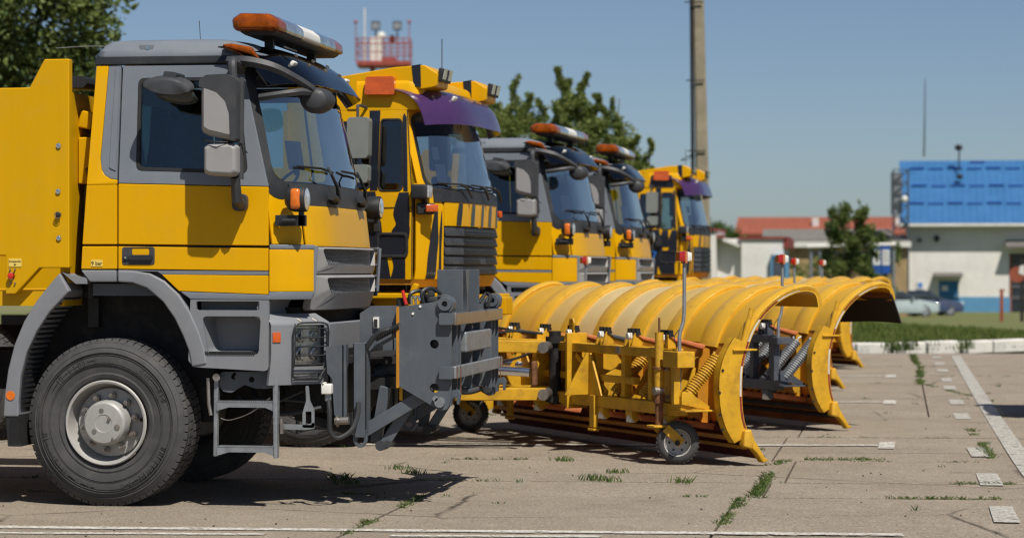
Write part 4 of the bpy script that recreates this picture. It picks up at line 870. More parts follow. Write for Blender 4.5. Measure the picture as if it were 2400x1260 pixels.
def make_carrier(T):
    """plow hitch at the nose of the front truck"""
    C = empty('plow_hitch'); C.parent = T
    y0, y1 = .34, 2.26
    P = rpoly([(1.955,1.345),(2.245,1.385),(2.312,1.36),(2.312,.735),(2.285,.655),(2.235,.65),(1.955,.81)], [.004,.03,.04,.01,.05,.04,.004], 4)
    for yy in (y0, y1):
        pl = MB().prism(P, yy, yy+.02, holes=[arc(2.195,.575+.52,.031,0,345,15), arc(2.195,.80,.032,0,345,15)]).build('side_plate', 'carrier_grey', C, bevel=.003)
        MB().prism([(1.935,1.345),(1.955,1.345),(1.955,.80),(1.935,.80)], yy-.002, yy+.05).build('reflective_edge', 'plow_amber', C)
        for x, z in ((2.195,1.095),(2.195,.80)): MB().cyl((x+.005,yy+.05,z),(x+.005,yy+.3,z),.02,n=12).build('lock_pin', 'dark_plastic', C)
        for x, z in ((2.05,1.30),(2.10,1.348)): MB().cyl((x,yy-.008,z),(x,yy+.002,z),.009,n=10).build('rivet', 'white_plastic', C)
        for x, z, rr in ((2.235,.705,.035),(2.205,.73,.018)): MB().cyl((x,yy-.025,z),(x,yy+.03,z),rr,n=14).build('pivot_bolt', 'galvanised', C)
        for x0, z0, z1 in ((2.235,1.225,1.305),(2.235,.862,.945)): MB().prism(rrect(x0,2.33,z0,z1,.012), yy-.045, yy-.001).build('tab', 'carrier_grey', C, bevel=.008)
        lug = MB().prism(rpoly([(2.215,1.31),(2.32,1.31),(2.33,1.38),(2.305,1.415),(2.25,1.415),(2.215,1.38)], .03), yy-.02, yy+.10, holes=[arc(2.272,1.365,.018,0,330,11)]).build('lug', 'carrier_grey', C, bevel=.006)
        MB().lathe([(.02,-.035),(.045,-.035),(.05,-.02),(.05,0)], (2.272,yy,1.365), n=20).build('bushing', 'carrier_grey', C); MB().cyl((2.272,yy+.1,1.365),(2.272,yy+.22,1.365),.03,n=14).build('pin', 'steel', C)
        MB().prism(rpoly([(2.29,.78),(2.35,.79),(2.37,.755),(2.36,.69),(2.345,.69),(2.345,.74),(2.325,.745),(2.31,.72),(2.31,.68),(2.29,.68)], .008, 2), yy+.02, yy+.06).build('hook', 'carrier_grey', C, bevel=.004)
    for k, yy in enumerate((.52,.66,1.94,2.08)): MB().prism([(2.12,1.30),(2.318,1.30),(2.318,.72),(2.12,.80)], yy, yy+.02).build('rib_plate', 'carrier_grey', C, bevel=.002)
    for yy in (1.10, 1.44): MB().prism([(2.10,1.30),(2.318,1.30),(2.318,.76),(2.10,.84)], yy, yy+.02).build('rib_plate', 'carrier_grey', C, bevel=.002)
    MB().box(2.08,2.10,y0+.02,y1,.84,1.32).build('back_plate', 'carrier_grey', C)
    for z0, z1, m in ((1.222,1.305,'steel'),(.862,.945,'galvanised')): MB().box(2.31,2.345,y0+.01,y1+.02,z0,z1).build('cross_bar', m, C, bevel=.006)
    MB().box(2.22,2.335,.80,1.82,1.025,1.165).build('centre_box', 'galvanised', C, bevel=.012, seg=2)
    for y_, z0, z1 in ((.36,.86,.945),(.50,.74,.95),(2.16,.78,.95),(2.25,.86,.945),(1.22,1.222,1.23)): MB().box(2.3455,2.3475,y_,y_+.022,z0,z1).build('worn_edge', 'rust', C)
    MB().box(2.12,2.32,1.06,1.40,.735,.76).build('foot_plate', 'carrier_grey', C, bevel=.003)
    up = MB().box(2.12,2.30,.84,.86,1.30,1.595).box(2.12,2.14,.86,1.40,1.30,1.595).box(2.12,2.32,1.38,1.40,1.30,1.595).prism([(.90,1.595),(1.05,1.595),(1.0,1.42),(1.01,1.30),(.96,1.30),(.96,1.42)], 2.14, 2.31, 'yz').build('upright', 'carrier_grey', C, bevel=.003)
    MB().cyl((2.20,.42,1.335),(2.20,1.0,1.335),.05,n=18).build('hinge_tube', 'steel', C)
    MB().lathe([(.075,-.02),(.08,0),(.075,.02),(.055,.02),(.055,-.02)], (2.2,.70,1.345), n=20, close=True).obox((2.21,.70,1.30),(.16,.06,.02)).build('clamp_ring', 'carrier_grey', C)
    MB().box(2.05,2.16,.62,.82,1.37,1.41).box(2.08,2.12,.68,.76,1.41,1.46).build('valve_block', 'dark_plastic', C, bevel=.006)
    hs = MB()
    for pts in (((2.08,.55,1.36),(2.07,.55,1.44),(2.12,.6,1.47),(2.18,.66,1.43)), ((2.00,.5,1.36),(2.0,.5,1.43),(2.06,.55,1.45),(2.1,.6,1.40)), ((2.36,1.5,1.33),(2.38,1.52,1.40),(2.34,1.55,1.42),(2.30,1.5,1.36))): hs.tube(curve_pts(pts,6), .014, 7)
    build_each(hs, 'hydraulic_hose', 'hose', C)
    MB().tube([(1.99,.40,1.36),(1.965,.40,1.455)], .012, 8).build('lever', 'red_plastic', C)
    for x in (2.02,2.05): MB().tube(curve_pts([(x,.44,1.36),(x,.44,1.405),(x+.02,.44,1.41),(x+.025,.44,1.385)],4), .009, 7).build('coupling', 'chrome', C)
    MB().cyl((1.945,.45,1.35),(1.945,.45,1.405),.035,.03,n=12).build('rubber_stop', 'black_rubber', C)
    # bracket between truck and hitch
    MB().prism(rpoly([(1.67,1.30),(1.75,1.35),(1.94,1.352),(1.94,1.16),(1.80,1.09),(1.67,1.10)], .01, 2), .40, .42).build('bracket_plate', 'carrier_grey', C, bevel=.003)
    sk = MB().prism(rrect(1.765,1.805,1.20,1.275,.008), .385, .40).build('socket', 'white_plastic', C, bevel=.004); MB().prism(rrect(1.772,1.795,1.205,1.26,.004), .376, .386).build('socket_cap', 'black_plastic', C)
    hw = MB().tube(curve_pts([(1.58,.32,.92),(1.66,.36,1.02),(1.80,.40,1.14),(1.94,.42,1.24)],5), .03, 8)
    MB().beam((1.70,.42,1.06),(1.96,.44,1.21),.05,.08).build('upper_link', 'carrier_grey', C, bevel=.005)
    ch = MB()
    P_ = curve_pts([(1.66,.36,.90),(1.72,.33,1.05),(1.82,.33,1.17),(1.95,.36,1.20)], 8); ch.tube(P_, .018, 8)
    for k in range(0, 14): p = Vector((lerp(1.80,1.95,k/13), .345, lerp(1.135,1.215,k/13))); ch.lathe([(.02,-.006),(.026,0),(.02,.006)], p, 'x', n=10)
    ch.build('corrugated_hose', 'hose', C)
    for yy in (.30, 1.95):
        ps = MB().prism([(1.645,1.10),(1.735,1.105),(1.735,.52),(1.725,.465),(1.66,.465),(1.645,.52)], yy, yy+.015).prism([(1.645,1.10),(1.655,1.10),(1.655,.50),(1.645,.50)], yy, yy+.14).prism([(1.725,1.10),(1.735,1.10),(1.735,.50),(1.725,.50)], yy, yy+.14).build('post_channel', 'carrier_grey', C, bevel=.003)
        MB().prism(rpoly([(1.645,.52),(1.735,.52),(1.74,.44),(1.71,.395),(1.67,.395),(1.64,.44)], .03), yy+.02, yy+.045, holes=[arc(1.69,.445,.026,0,340,13)]).build('tow_eye', 'carrier_grey', C, bevel=.004)
        MB().prism(rpoly([(1.46,1.075),(1.575,1.095),(1.60,1.08),(1.605,.62),(1.56,.55),(1.52,.62),(1.505,.86),(1.47,.90)], .01, 2), yy-.02, yy+.0).prism([(1.575,1.09),(1.585,1.09),(1.585,.58),(1.575,.58)], yy-.02, yy+.12).build('side_bracket', 'carrier_grey', C, bevel=.003)
        MB().beam((1.70,yy+.1,.50),(2.16,yy+.12,.78),.05,.085).build('lower_link', 'carrier_grey', C, bevel=.004)
        MB().beam((1.82,yy+.16,.40),(2.02,yy+.2,.72),.05,.07).beam((1.76,yy+.2,.42),(1.83,yy+.18,.80),.05,.075).build('link_strut', 'carrier_grey', C, bevel=.004)
        MB().cyl((1.815,yy+.08,.405),(1.815,yy+.26,.405),.035,n=14).cyl((1.86,yy+.1,.415),(1.86,yy+.24,.415),.025,n=12).build('pivot', 'dark_plastic', C)
    MB().cyl((1.72,.75,.86),(2.02,.75,1.02),.075,n=16).cyl((1.60,.75,.80),(1.72,.75,.86),.045,n=12).build('lift_cylinder', 'carrier_grey', C)
    MB().box(1.5,2.08,.62,1.9,.95,1.0).box(1.44,1.50,.5,1.95,.6,1.05).build('hitch_beam', 'chassis_black', C)
    hm = MB().tube(curve_pts([(1.515,.12,.755),(1.53,.10,.64),(1.535,.10,.52),(1.58,.12,.47),(1.66,.18,.52),(1.69,.24,.62),(1.685,.28,.70)],6), .017, 8).build('lighting_cable', 'hose', C)
    MB().box(1.475,1.545,.08,.15,.765,.835).box(1.485,1.50,.07,.16,.83,.845).build('plug_box', 'white_plastic', C, bevel=.008); MB().cyl((1.515,.12,.72),(1.515,.12,.765),.022,n=10).build('plug', 'galvanised', C)
    MB().cyl((1.545,.2,.58),(1.64,.2,.585),.026,n=12).cyl((1.56,.2,.58),(1.57,.2,.58),.04,n=12).build('cross_bolt', 'steel', C)
    MB().box(1.70,1.86,.5,1.7,.78,.86).build('hose_tray', 'chassis_black', C)
    return C

TA = make_truck_a()
TA.location = (-5.276, 15.64, 0); TA.rotation_euler = (0, 0, 0)
tag(TA, 'nearest grey and yellow truck with a plow hitch plate on its nose', 'truck', 'grey and yellow trucks with light bars')
T3 = copy_tree(TA); T3.location = (-5.15, 28.2, 0); T3.rotation_euler = (0,0,R(-4))
tag(T3, 'grey and yellow truck third in the row, between the striped truck and another grey one', 'truck', 'grey and yellow trucks with light bars')
T4 = copy_tree(TA); T4.location = (-4.97, 33.0, 0); T4.rotation_euler = (0,0,R(-1))
tag(T4, 'grey and yellow truck fourth in the row, farthest of its kind', 'truck', 'grey and yellow trucks with light bars')
make_carrier(TA)
ant = MB().tube([(.12,1.9,3.15),(.10,1.9,3.46)], .003, 5).build('aerial', 'dark_plastic', TA)
MB().tube(curve_pts([(-.02,.3,3.12),(-.2,.3,3.128),(-.45,.3,3.118)],5), .003, 5).build('aerial', 'galvanised', TA)
# ---------------------------------------------------------------- black-striped yellow truck
BW = 2.45
XFB = [(1.4, 1.29), (1.55, 1.33), (2.2, 1.335), (2.35, 1.31), (3.0, 1.15), (3.4, 1.10)]
def SB(y, z, off=0.0):
    q = abs((y-BW/2)/(BW/2)); x = interp(XFB, z) - .31*q**4; k = 1 - .07*max(0, z-2.2)
    n = Vector((1, .31*4*q**3/(BW/2)*(1 if y > BW/2 else -1), .15)).normalized()
    return Vector((x, BW/2+(y-BW/2)*k, z)) + n*off
def sideB(a, b, t): return (a, t + .085*max(0, b-2.2), b)
def farB(a, b, t): return (a, BW - t - .085*max(0, b-2.2), b)
def ribbon(mb, rows, fn, t0, t1, n=5):
    """wavy band through (centre, half width, z) rows"""
    L_ = curve_pts([(a, b, z) for a, b, z in rows], n)
    mb.prism([(p.x-p.y, p.z) for p in L_] + [(p.x+p.y, p.z) for p in reversed(L_)], t0, t1, fn=fn)

def make_truck_b(number):
    T = empty('striped_truck')
    for fn, near in ((sideB, True), (farB, False)):
        h1 = rpoly([(.30,2.31),(.60,2.31),(.60,2.92),(.30,2.92)], .04, 4); h2 = rpoly([(.672,2.29),(.905,2.29),(.885,2.94),(.685,2.94)], [.05,.05,.05,.03], 4)
        sw = MB().prism([(-.2,1.51),(.99,1.505),(.995,2.20),(.93,3.02),(-.2,3.02)], 0, .03, fn=fn, holes=[h1, h2]).build('cab_side', 'yellow_paint', T, bevel=.004)
        for h in (h1, h2):
            cx = sum(p[0] for p in h)/len(h); cz = sum(p[1] for p in h)/len(h)
            hi = [(cx+(a-cx)*.90, cz+(b-cz)*.955) for a, b in h]
            ws = MB().prism(h, -.006, .028, fn=fn, holes=[hi]).build('window_seal', 'black_rubber', T, bevel=.003); MB().prism(hi, .012, .018, fn=fn).build('pane', 'clear_glass', ws, smooth=False)
        st = MB()
        ribbon(st, [(.585,.065,2.29),(.60,.075,2.16),(.65,.06,1.98),(.645,.075,1.86),(.70,.07,1.66),(.74,.055,1.512)], fn, -.0035, .001)
        ribbon(st, [(.915,.045,2.28),(.895,.075,2.10),(.905,.062,2.0),(.885,.085,1.92),(.868,.065,1.72),(.875,.055,1.62),(.86,.07,1.512)], fn, -.0035, .001)
        ribbon(st, [(.30,.09,2.29),(.35,.07,2.05),(.33,.08,1.85),(.39,.07,1.65),(.43,.09,1.512)], fn, -.0035, .001)
        st.prism([(.91,2.29),(.95,2.29),(.925,2.95),(.90,2.99),(.889,2.95)], -.0035, .001, fn=fn)
        st.prism([(.60,2.30),(.67,2.30),(.68,3.015),(.58,3.015)], -.0035, .001, fn=fn)
        build_each(st, 'stripe', 'stripe_black', T)
        gap = MB().prism([(.985,1.51),(.992,1.51),(.997,2.2),(.932,3.02),(.924,3.02),(.988,2.2)], -.002, .002, fn=fn).prism([(-.2,2.148),(.985,2.143),(.985,2.148),(-.2,2.153)], -.0045, .002, fn=fn).build('door_seam', 'black_rubber', T)
        wn_ = MB().prism(rrect(.665,.957,1.70,1.925,.05), -.014, .02, fn=fn, holes=[rrect(.69,.93,1.725,1.90,.035)]).build('kerb_window', 'black_rubber', T, bevel=.004); MB().prism(rrect(.69,.93,1.725,1.90,.035), -.003, .004, fn=fn).build('pane', 'black_print', wn_)
        MB().prism([(-.2,1.46),(.98,1.46),(.99,1.503),(-.2,1.508)], .02, .10, fn=fn).build('cab_sill', 'plow_amber', T)
        # front corner
        y0, y1 = (.004, .26) if near else (BW-.004, BW-.26); sg = 1 if near else -1
        cp = MB().surf(lambda u, v: SB(lerp(y0,y1,u), lerp(1.51,2.36-.2*u**2,v)), 8, 10, .02*sg).build('corner_panel', 'yellow_paint', T)
        def cfn(a, b, t): return SB(lerp(y0,y1,a), b, .0035 - t)
        cs = MB()
        for rows in ([(.68,.05,2.16),(.62,.12,1.98),(.60,.16,1.86),(.53,.17,1.70),(.48,.17,1.512)], [(.29,.0,2.34),(.25,.05,2.25),(.22,.03,2.15),(.2,.0,2.08)], [(.90,.01,2.12),(.86,.06,1.92),(.84,.045,1.75),(.83,.07,1.512)]):
            L_ = curve_pts([(a,b,z) for a,b,z in rows], 5); cs.ring([SB(lerp(y0,y1,p.x-p.y), p.z, .004) for p in L_], [SB(lerp(y0,y1,p.x+p.y), p.z, .004) for p in L_], close=False)
        build_each(cs, 'stripe', 'stripe_black', T)
        MB().surf(lambda u, v: SB(lerp(y0,y1,u), lerp(1.44,1.508,v), -.02*(1-v)), 6, 2, .02*sg).build('corner_skirt', 'plow_amber', T)
        f = (lambda y: y) if near else (lambda y: BW-y)
        fl = MB().obox(SB(f(.06),2.13,.03), (.16,.10,.10), (0,0,R(20)*sg)).build('flasher_housing', 'black_plastic', T, bevel=.012); MB().obox(SB(f(.05),2.13,.06)+Vector((.06,-.03*sg,0)), (.11,.05,.065), (0,0,R(28)*sg)).build('flasher_lens', 'orange_lens', fl, bevel=.008)
        hl = MB().obox(SB(f(.03),2.28,.04), (.15,.16,.13), (0,0,0)).build('work_light', 'black_plastic', T, bevel=.02, seg=2); MB().obox(SB(f(.03),2.28,.04)+Vector((.08,0,0)), (.02,.13,.11)).build('lens', 'lamp_reflector', hl, bevel=.006)
        MB().cyl(SB(f(.06),2.16,.03), SB(f(.05),2.24,.04), .02, n=8).build('lamp_foot', 'black_plastic', hl)
        # mirrors
        ma = MB().tube(curve_pts([fn(.55,3.04,.0), fn(.52,3.05,-.15), fn(.53,2.96,-.2), fn(.54,2.3,-.2), fn(.66,2.12,-.02)],5), .014, 7).build('mirror_arm', 'dark_plastic', T)
        MB().prism(rrect(.455,.655,2.575,2.94,.04), -.28 if near else -.28, -.16, fn=fn).build('wing_mirror', 'mirror_olive', ma, bevel=.02, seg=2)
        MB().prism(rrect(.475,.655,2.36,2.52,.03), -.27, -.16, fn=fn).build('wide_angle_mirror', 'mirror_olive', ma, bevel=.02, seg=2)
        MB().prism(rrect(.60,.70,2.0,2.13,.02), -.06, .0, fn=fn).build('step_lamp', 'black_plastic', T, bevel=.02)
        sl_ = MB().prism(rpoly([(.545,3.155),(.825,3.15),(.815,3.315),(.555,3.315)], .02), -.07, .05, fn=fn).build('beacon', 'orange_lens', T, bevel=.012, seg=2)
        # wheel
        wheel(T, (0, .04 if near else BW-.04, .563), 0, -1 if near else 1, 'front_wheel')
        MB().prism([(-.6,1.3),(-.35,1.46),(.35,1.46),(.62,1.25),(.70,.95),(.64,.95),(.56,1.2),(.32,1.4),(-.32,1.4),(-.55,1.25)], .0, .36, fn=lambda a,b,t: (a, t if near else BW-t, b)).build('fender', 'black_plastic', T)
    # roof with two lamp horns
    def rl(z, ins, xr=1.05): return [Vector((a,b,z)) for a,b in rpoly([(-.2,.07+ins),(xr,.07+ins),(xr,BW-.07-ins),(-.2,BW-.07-ins)], [.02,.12,.12,.02], 4)]
    MB().loft([rl(3.02,0), rl(3.24,.0,1.05), rl(3.30,.03,1.03), rl(3.325,.1,1.0)]).build('roof', 'yellow_paint', T, angle=50)
    MB().prism([(.38,3.03),(.46,3.03),(.46,3.335),(.36,3.33)], .058, .075).build('roof_seam', 'yellow_paint', T)
    for ya, yb in ((.09,.50),(BW-.50,BW-.09)):
        hn = MB().loft([[Vector((a, y, b)) for a, b in P_] for y, P_ in ((ya, rpoly([(.05,3.29),(1.06,3.20),(1.19,3.22),(1.20,3.34),(1.08,3.415),(.80,3.40)], .03, 3)), (yb, rpoly([(.05,3.29),(1.06,3.20),(1.19,3.22),(1.20,3.34),(1.08,3.415),(.80,3.40)], .03, 3)))]).build('lamp_horn', 'yellow_paint', T, bevel=.015, seg=2)
        MB().prism([(.965,3.41),(1.045,3.422),(1.05,3.22),(.985,3.225)], ya-.006, ya+.0).prism([(.965,3.407),(1.045,3.42),(1.046,3.413),(.965,3.40)], ya-.006, yb+.004).build('stripe', 'stripe_black', hn)
        for k in (.11,.30): 
            lm = MB().obox((1.215,ya+k,3.33), (.05,.13,.12), (0,R(12),0)).build('roof_lamp', 'black_plastic', T, bevel=.008); MB().obox((1.243,ya+k,3.337), (.006,.105,.095), (0,R(12),0)).build('lens', 'lamp_reflector', lm)
    MB().tube([(.95,1.2,3.3),(.95,1.2,3.75)], .005, 5).build('aerial', 'dark_plastic', T)
    # windscreen
    outer = rpoly([(.03,2.27),(BW-.03,2.27),(BW-.03,3.03),(.03,3.03)], .12, 8); inner = rpoly([(.115,2.33),(BW-.115,2.33),(BW-.12,2.98),(.12,2.98)], .13, 8)
    def dense(P, k=5): return [(lerp(a[0],b[0],i/k), lerp(a[1],b[1],i/k)) for a, b in zip(P, P[1:]+P[:1]) for i in range(k)]
    outer, inner = dense(outer), dense(inner); seal = [(lerp(a[0],b[0],.55), lerp(a[1],b[1],.55)) for a, b in zip(outer, inner)]
    MB().ring([SB(*p,.0) for p in outer], [SB(*p,.006) for p in seal]).ring([SB(*p,.0) for p in outer], [SB(*p,-.04) for p in outer]).build('pillar', 'yellow_paint', T, angle=50)
    MB().ring([SB(*p,.012) for p in seal], [SB(*p,-.012) for p in inner]).ring([SB(*p,.012) for p in seal], [SB(*p,-.01) for p in seal]).build('windscreen_seal', 'black_rubber', T, angle=50)
    MB().loft([[SB(lerp(BW/2,p[0],k), lerp(2.655,p[1],k), -.008) for p in inner] for k in (1,.85,.7,.5,.3,.1,.02)], False, True).build('windscreen', 'windshield_glass', T)
    def V(u, v):
        y = lerp(.02,BW-.02,u); q = abs(2*u-1); return Vector((lerp(1.05,1.37,v)-.27*q**4+.06*sin(v*pi), y, 3.225-.05*v-.27*v**2-.03*q**5))
    MB().surf(V, 40, 8, .008).build('sun_visor', 'visor_purple', T)
    for u0 in (.08,.3,.5,.7,.92):
        MB().surf(lambda u, v: V(lerp(u0-.006,u0+.006,u), lerp(.1,.8,v))-Vector((.03,0,.01)), 1, 4, .01).build('visor_stay', 'black_plastic', T)
        p = V(u0,.45); MB().cyl(p, p+Vector((.015,0,.012)), .016, n=8).build('visor_bolt', 'steel', T)
    p = V(.2,.5); MB().obox(p+Vector((.015,0,.006)), (.03,.10,.05), (0,R(30),0)).build('marker_light', 'white_plastic', T, bevel=.008)
    # cowl, wipers, front panel, louvres
    MB().surf(lambda u, v: SB(lerp(.15,BW-.15,u), lerp(2.20,2.30,v), .012), 20, 2, .02).build('cowl', 'black_plastic', T)
    for yb, yt in ((.7,.3),(1.3,.95),(1.9,1.5)):
        wp = MB().tube([SB(yb,2.24,.05), SB(yb-.1,2.32,.06), SB(yt+.2,2.36,.04)], .012, 6).build('wiper', 'black_plastic', T); MB().tube([SB(yt-.1,2.365,.02), SB(yt+.2,2.36,.03), SB(yt+.5,2.355,.02)], .009, 5).build('blade', 'black_rubber', wp)
    MB().surf(lambda u, v: SB(lerp(.265,BW-.265,u), lerp(1.985,2.20,v), .006), 20, 3, .02).build('front_panel', 'yellow_paint', T, bevel=.003)
    fs = MB()
    for yc, wd in ((.50,.10),(.85,.12),(1.2,.09),(1.5,.12),(1.85,.11),(2.1,.07)):
        L_ = [(yc+.02, wd*.4, 2.19),(yc, wd*.5, 2.1),(yc-.02, wd*.45, 1.99)]; fs.ring([SB(a-b,z,.010) for a,b,z in L_], [SB(a+b,z,.010) for a,b,z in L_], close=False)
    build_each(fs, 'stripe', 'stripe_black', T)
    gr = MB().surf(lambda u, v: SB(lerp(.27,BW-.27,u), lerp(1.545,1.98,v), -.02), 20, 2, .02).build('grille', 'black_plastic', T)
    for k, (za, zb) in enumerate(((1.895,1.98),(1.81,1.89),(1.725,1.805),(1.64,1.72),(1.55,1.635))):
        MB().surf(lambda u, v: SB(lerp(.275,BW-.275,u), lerp(za,zb,v), .012-.016*v), 18, 2, .02).build('louvre', 'grille_grey', gr, bevel=.004)
        sl_ = MB()
        for row in range(3):
            for j in range(26):
                if k == 3 and 10 < j < 16: continue
                sl_.obox(SB(lerp(.62,BW-.62,j/25), lerp(za+.016,zb-.014,row/2), .013-.016*(row/2)), (.012,.034,.012))
        tag(sl_.build('vent_slots', 'black_print', gr, smooth=False), kind='stuff')
    MB().surf(lambda u, v: SB(lerp(.26,BW-.26,u), lerp(1.44,1.542,v), -.02*(1-v)), 16, 2, .02).build('front_skirt', 'plow_amber', T)
    # bumper rails, chassis
    build_each(MB().box(-.1,1.30,.02,.16,1.335,1.385).box(1.16,1.32,.02,BW-.02,1.18,1.36).box(.95,1.05,.0,.10,1.18,1.36), 'bumper_rail', 'yellow_body', T, bevel=.012)
    build_each(MB().beam((.98,.05,1.36),(1.02,.05,1.47),.07,.06).box(1.25,1.40,1.9,2.2,1.16,1.33).box(.55,1.0,.2,.3,1.15,1.46).box(.2,.35,.05,.2,1.08,1.46), 'bumper_bracket', 'yellow_body', T, bevel=.01)
    MB().box(.9,1.2,.1,BW-.1,.75,1.18).build('front_crossbeam', 'chassis_black', T, bevel=.02)
    MB().box(-6,.9,.8,.9,.75,1.05).box(-6,.9,BW-.9,BW-.8,.75,1.05).box(-.5,.9,.9,BW-.9,.65,1.45).box(-.3,1.1,.15,BW-.15,1.40,1.46).build('chassis_rail', 'chassis_black', T)
    MB().cyl((0,.35,.563),(0,BW-.35,.563),.09,n=14).build('front_axle', 'chassis_black', T)
    MB().prism([(-.22,1.5),(-.18,1.5),(-.18,3.02),(-.22,3.02)], .03, BW-.03).build('rear_wall', 'yellow_paint', T)
    MB().box(.75,.82,.1,BW-.1,1.6,2.22).surf(lambda u, v: (lerp(1.12,.78,v)-.14*abs(2*u-1)**3*(1-v), lerp(.12,BW-.12,u), 2.25), 10, 2).build('dashboard', 'dash', T)
    for yy in (.62,1.85):
        st = MB().obox((.25,yy,1.85),(.5,.5,.16)).build('seat', 'seat_cloth', T, bevel=.05, seg=2); MB().obox((0,yy,2.22),(.14,.48,.72),(0,R(-8),0)).build('backrest', 'seat_cloth', st, bevel=.05, seg=2)
    MB().obox((1.165,.36,2.45),(.004,.14,.19),(0,R(-12),R(-24))).build('permit', 'paper', T); MB().obox((1.115,.34,2.64),(.004,.09,.12),(0,R(-12),R(-24))).build('permit', 'paper', T)
    MB().box(-6,-.5,.02,BW-.02,1.3,2.35).build('body', 'yellow_body', T, bevel=.02)
    for x in (-3.4,-4.75): wheel(T, (x,.04,.563), 0, -1, 'rear_wheel'); wheel(T, (x,BW-.04,.563), 0, 1, 'rear_wheel')
    return T
mat('grille_grey', (.036,.04,.046), .5, var=.1, vscale=5, dirt=(.13,.12,.11), dirt_amt=.3)
mat('mirror_olive', (0.17, 0.185, 0.17), 0.5, var=0.05, vscale=4)
TB = make_truck_b('35'); TB.location = (-5.25, 21.13, 0); TB.rotation_euler = (0,0,R(-4))
tag(TB, 'yellow truck with black tiger stripes parked behind the nearest truck', 'truck', 'tiger striped trucks')
T5 = copy_tree(TB); T5.location = (-4.78, 42.25, 0); T5.rotation_euler = (0,0,R(-3))
tag(T5, 'far tiger striped yellow truck at the end of the row beside the concrete pole', 'truck', 'tiger striped trucks')
text('35', .20, 'blue_print', TB, (.515,-.006,1.82), (R(90),0,0), 'fleet_number'); text('37', .20, 'blue_print', T5, (.515,-.006,1.84), (R(90),0,0), 'fleet_number')

# the far striped truck carries broader black bands
st = MB()
ribbon(st, [(.44,.10,2.28),(.46,.12,2.0),(.50,.13,1.8),(.46,.16,1.512)], sideB, -.0045, .0)
ribbon(st, [(.76,.05,2.28),(.74,.08,2.1),(.78,.07,1.98)], sideB, -.0045, .0); ribbon(st, [(.80,.05,1.69),(.80,.07,1.6),(.82,.06,1.512)], sideB, -.0045, .0)
st.prism([(.10,3.03),(.32,3.03),(.30,3.24),(.12,3.24)], .060, .069); st.prism([(.46,3.03),(.90,3.03),(.86,3.24),(.50,3.24)], .060, .069)
build_each(st, 'stripe', 'stripe_black', T5)
# ---------------------------------------------------------------- snow plows parked in front of the trucks
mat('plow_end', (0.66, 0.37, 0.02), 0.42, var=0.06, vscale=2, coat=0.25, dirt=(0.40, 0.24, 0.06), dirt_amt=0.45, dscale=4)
mat('warn_red', (.22,.025,.02), .6, var=.2, vscale=8, dirt=(.15,.1,.06), dirt_amt=.5)
mat('orange_edge', (0.42, 0.13, 0.03), 0.6, var=0.15, vscale=8, dirt=(0.1,0.05,0.02), dirt_amt=0.6, dscale=10)
PL = 5.05
PROF = [(0.0,.05),(-.06,.14),(-.125,.25),(-.17,.366),(-.19,.50),(-.192,.66),(-.185,.78),(-.165,.88),(-.125,.99),(-.08,1.09),(-.02,1.18),(.06,1.265),(.16,1.34),(.27,1.395),(.38,1.425),(.46,1.425),(.515,1.40),(.54,1.345),(.548,1.285)]
def prof(s_):
    f = s_*(len(PROF)-1); i = min(int(f), len(PROF)-2); t = f-i
    P = [Vector(PROF[max(0,min(len(PROF)-1,k))]) for k in (i-1,i,i+1,i+2)]
    v = 0.5*((2*P[1])+(P[2]-P[0])*t+(2*P[0]-5*P[1]+4*P[2]-P[3])*t*t+(3*P[1]-P[0]-3*P[2]+P[3])*t**3)
    return v
def pnorm(s_):
    d = prof(min(1,s_+.01)) - prof(max(0,s_-.01)); return Vector((-d.y, d.x)).normalized()     # towards the back of the blade
def spring(mb, p0, p1, r_, wire, turns):
    p0 = Vector(p0); p1 = Vector(p1); d = (p1-p0).normalized(); a = d.cross(Vector((0,1,0))).normalized(); b = d.cross(a); n = turns*8
    mb.tube([p0+(p1-p0)*(k/n)+(a*cos(2*pi*k/8)+b*sin(2*pi*k/8))*r_ for k in range(n+1)], wire, 5)
